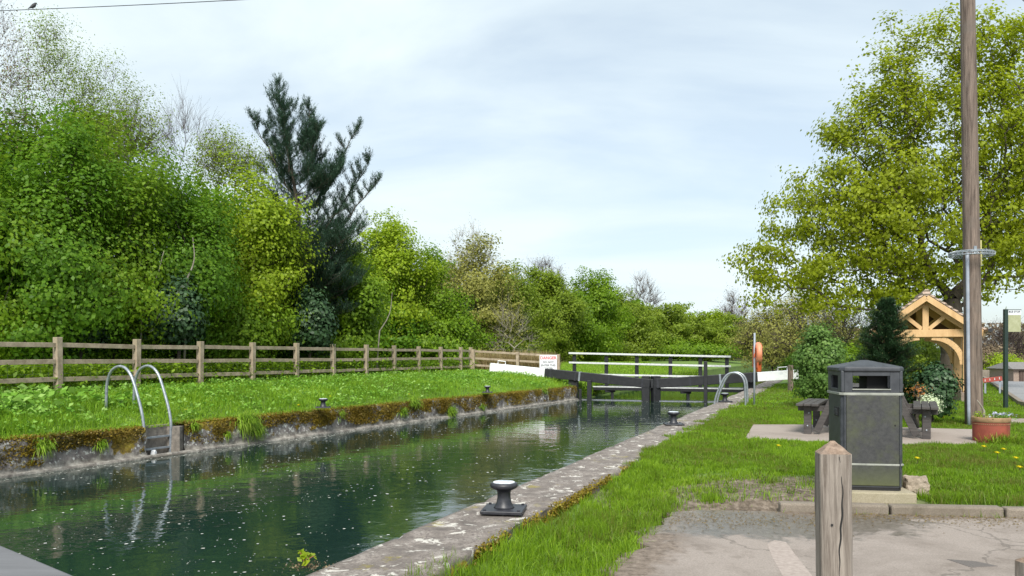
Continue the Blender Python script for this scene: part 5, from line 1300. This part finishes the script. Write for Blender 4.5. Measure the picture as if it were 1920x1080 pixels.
for s in (-1, 1):
    MB().bar((s * px_, 0.1, tieT + .06), (s * px_, back - .1, tieT + .06), .16, .12).build('wall_plate', M_oakn, sh)
    MB().box((s * px_, back / 2, zpl / 2 - .06), (.34, back + .5, zpl + .12)).build('plinth_wall', M_brick, sh, bevel=.01)
    sl_ = math.atan2(70, 95); L_ = math.hypot(93, 68.5) * S
    c = Vector((s * 46.5 * S, back / 2, ap - 34.3 * S + .0)); M3 = Matrix.Rotation(s * sl_, 3, 'Y')
    b = MB(); b.box(c, (L_, back + .5, .05), M=M3); b.build('soffit', M_oakn, sh)
    b = MB(); up3 = M3 @ Vector((0, 0, 1)); al = M3 @ Vector((1, 0, 0)); nC = 10
    for q in range(nC):
        f = (q + .5) / nC - .5; cc = c + al * (f * L_) + up3 * .075; rr = random.Random(q + (s > 0) * 50)
        nT = 14
        for w_ in range(nT):
            yy = -back / 2 - .30 + (back + .55) * (w_ + .5) / nT
            b.box(cc + Vector((0, yy, 0)) + up3 * rr.uniform(0, .006), (L_ / nC * 1.15, (back + .55) / nT * .97, .045), M=Matrix.Rotation(s * (sl_ - .07), 3, 'Y'))
    b.build('tile_slope', M_tiles, sh)
    MB().bar((s * .0, -.28, ap - .045), (s * 93 * S, -.28, ap - .045 - 68.5 * S), .035, .15).build('bargeboard', M_oakn, sh)
b = MB(); b.prism([(-px_ - .05, 0), (px_ + .05, 0), (0, (px_ + .05) * .72)], back + .10, back + .14); b.v = [(x, z, y + tieT) for x, y, z in b.v]; b.build('shaded_gable_infill', simple('gable_shade_brown', (.13, .07, .035), (.22, .13, .07), 5, .8, stretch=(6, 1, .5)), sh)  # added sheet: dark brown stands in for the shaded inside of the roof
b = MB(); b.tube([(0, yv, ap + .085) for yv in np.linspace(-.30, back + .26, 12)], .095, 10); b.build('ridge_tile', M_tiles, sh, smooth=True)
b = MB(); b.box((0, back + .12, 1.05), (1.1, .05, .7)); b.build('notice_board', M_oakn, sh, bevel=.005) if False else None
MB().box((px_ + .40, .3, tieT - .06), (.10, 2.4, .07)).build('gutter', M_iron, sh)

# ---- bus stop
Yb = 18.6; bs = thing('bus_stop', 'dark green bus stop pole with a pale flag sign by the road', 'bus stop', (px(1885.5, Yb), Yb, -.02))
MB().box((0, 0, 1.17), (.085, .085, 2.36)).build('pole', M_green, bs, bevel=.012)
MB().box((.20, 0, 2.335), (.34, .02, .015)).build('bracket', M_green, bs)
M_flag = simple('faded_timetable', (.27, .28, .15), (.38, .39, .25), 9, .5, bmp=0); M_pale = simple('pale_panel', (.62, .64, .66), (.72, .74, .76), 5, .5, bmp=0)
hp_ = MB().box((.205, 0, 2.27), (.31, .016, .105)).build('header_panel', M_pale, bs)
MB().box((.205, 0, 2.01), (.31, .014, .40)).build('timetable', M_flag, bs, bevel=.004)
text_mesh('lettering', 'BUS STOP', .062, M_ink, hp_, (.205, -.0095, 2.285), (R(90), 0, 0), .0005, bold=.002)
# ---- low red board on posts by the road
Yr = 25; rb = thing('red_board', 'low red board on two short posts on the verge beyond the pole', 'sign', (px(1861, Yr), Yr, 0), R(-35))
for s in (-1, 1): MB().box((s * .2, .02, .20), (.05, .05, .46)).build('post', M_galvl, rb)
MB().bar((-.26, -.02, .42), (.26, -.02, .50), .03, .14).build('board', simple('dull_red', (.28, .04, .03), (.42, .09, .07), 9, .6, bmp=.1), rb, bevel=.004)
for q in range(4): MB().box((-.2 + q * .13, -.04, .425 + q * .026), (.02, .006, .07)).build('white_mark', M_railw, rb)
# ---- garage beyond the road
Yg = 36; ga = thing('garage', 'low garage with dark brown doors and grey roof at the right edge beyond the road', 'building', (px(1948, Yg), Yg, 0), R(-8))
M_brown = simple('brown_boards', (.05, .03, .025), (.09, .055, .045), 9, .8, stretch=(6, 6, .4)); M_roofg = simple('grey_roof', (.14, .13, .13), (.24, .23, .22), 12, .9)
MB().box((0, 2, .5), (3.6, 4, 1.1)).build('wall', M_brick, ga); MB().box((-.4, -.03, .42), (2.0, .06, .86)).build('door', M_brown, ga)
b = MB()
for q in range(12): b.box((-.4 - .9 + q * .164, -.07, .42), (.012, .02, .84))
b.build('door_batten', M_brick, ga)
b = MB(); b.add([(-2, -.3, .98), (2, -.3, .98), (2, 4.3, .98), (-2, 4.3, .98), (-1.6, 2, 1.5), (1.6, 2, 1.5)], [(0, 1, 5, 4), (2, 3, 4, 5), (1, 2, 5), (0, 4, 3), (0, 3, 2, 1)]); b.build('roof', M_roofg, ga); ga.scale = (.6, .6, .6)
gw = thing('garden_wall', 'low pale wall and kerb edge beyond the road behind the bus stop', 'wall', (px(1868, 42), 42, 0), R(-14))
MB().box((0, 0, .18), (3.2, .22, .5)).build('masonry', M_conc, gw, bevel=.02)

# ---- sapling sprouting on the near coping corner
sp_ = gp(580, 1066, 0.0); t = thing('coping_plant', 'small red-stemmed seedling sprouting on the near edge of the right coping', 'plant', (sp_[0] - .03, sp_[1] + .02, 0))
rng = np.random.default_rng(77)
b = MB(); ends = []
for k in range(7):
    a = rng.uniform(0, 6.28); e = Vector((math.cos(a) * .06, math.sin(a) * .06, rng.uniform(.04, .09))); ends.append(e); b.tube([(0, 0, 0), e * .5 + Vector((0, 0, .02)), e], .003, 5)
b.build('stem', simple('red_stem', (.2, .06, .03), (.3, .12, .06), 9, .7), t)
C = np.array([list(e) for e in ends for _ in range(4)]) + rng.normal(size=(28, 3)) * .012; V, Fq, tn = leaves(C, .045, rng, rng.uniform(.3, 1, 28), .8); mesh_np('foliage', V, Fq, L_yel, t, tn)
C = rng.normal(size=(160, 3)) * np.array([.06, .04, .010]) + np.array([0, 0, .01]); V, Fq, tn = leaves(C, .016, rng, rng.uniform(0, 1, 160), .6); mesh_np('dead_leaves', V, Fq, L_brown, t, tn)

# ---- grey parapet rail at the camera's left
pa = Vector((-1.36, 2.08, 0)); pd = Vector((.78, -.63, 0)).normalized(); pn = Vector((-.63, -.78, 0)).normalized()
bp_ = thing('bridge_parapet', 'grey painted parapet top cut by the bottom left corner', 'parapet', pa)
a = pd * -7.0 + pn * .20; e = pd * .85 + pn * .20
MB().bar((a.x, a.y, .70), (e.x, e.y, .70), .40, .10).build('coping', M_parapet, bp_, bevel=.012)
MB().bar((a.x, a.y, .20), (e.x, e.y, .20), .26, .898).build('wall', M_brick, bp_)
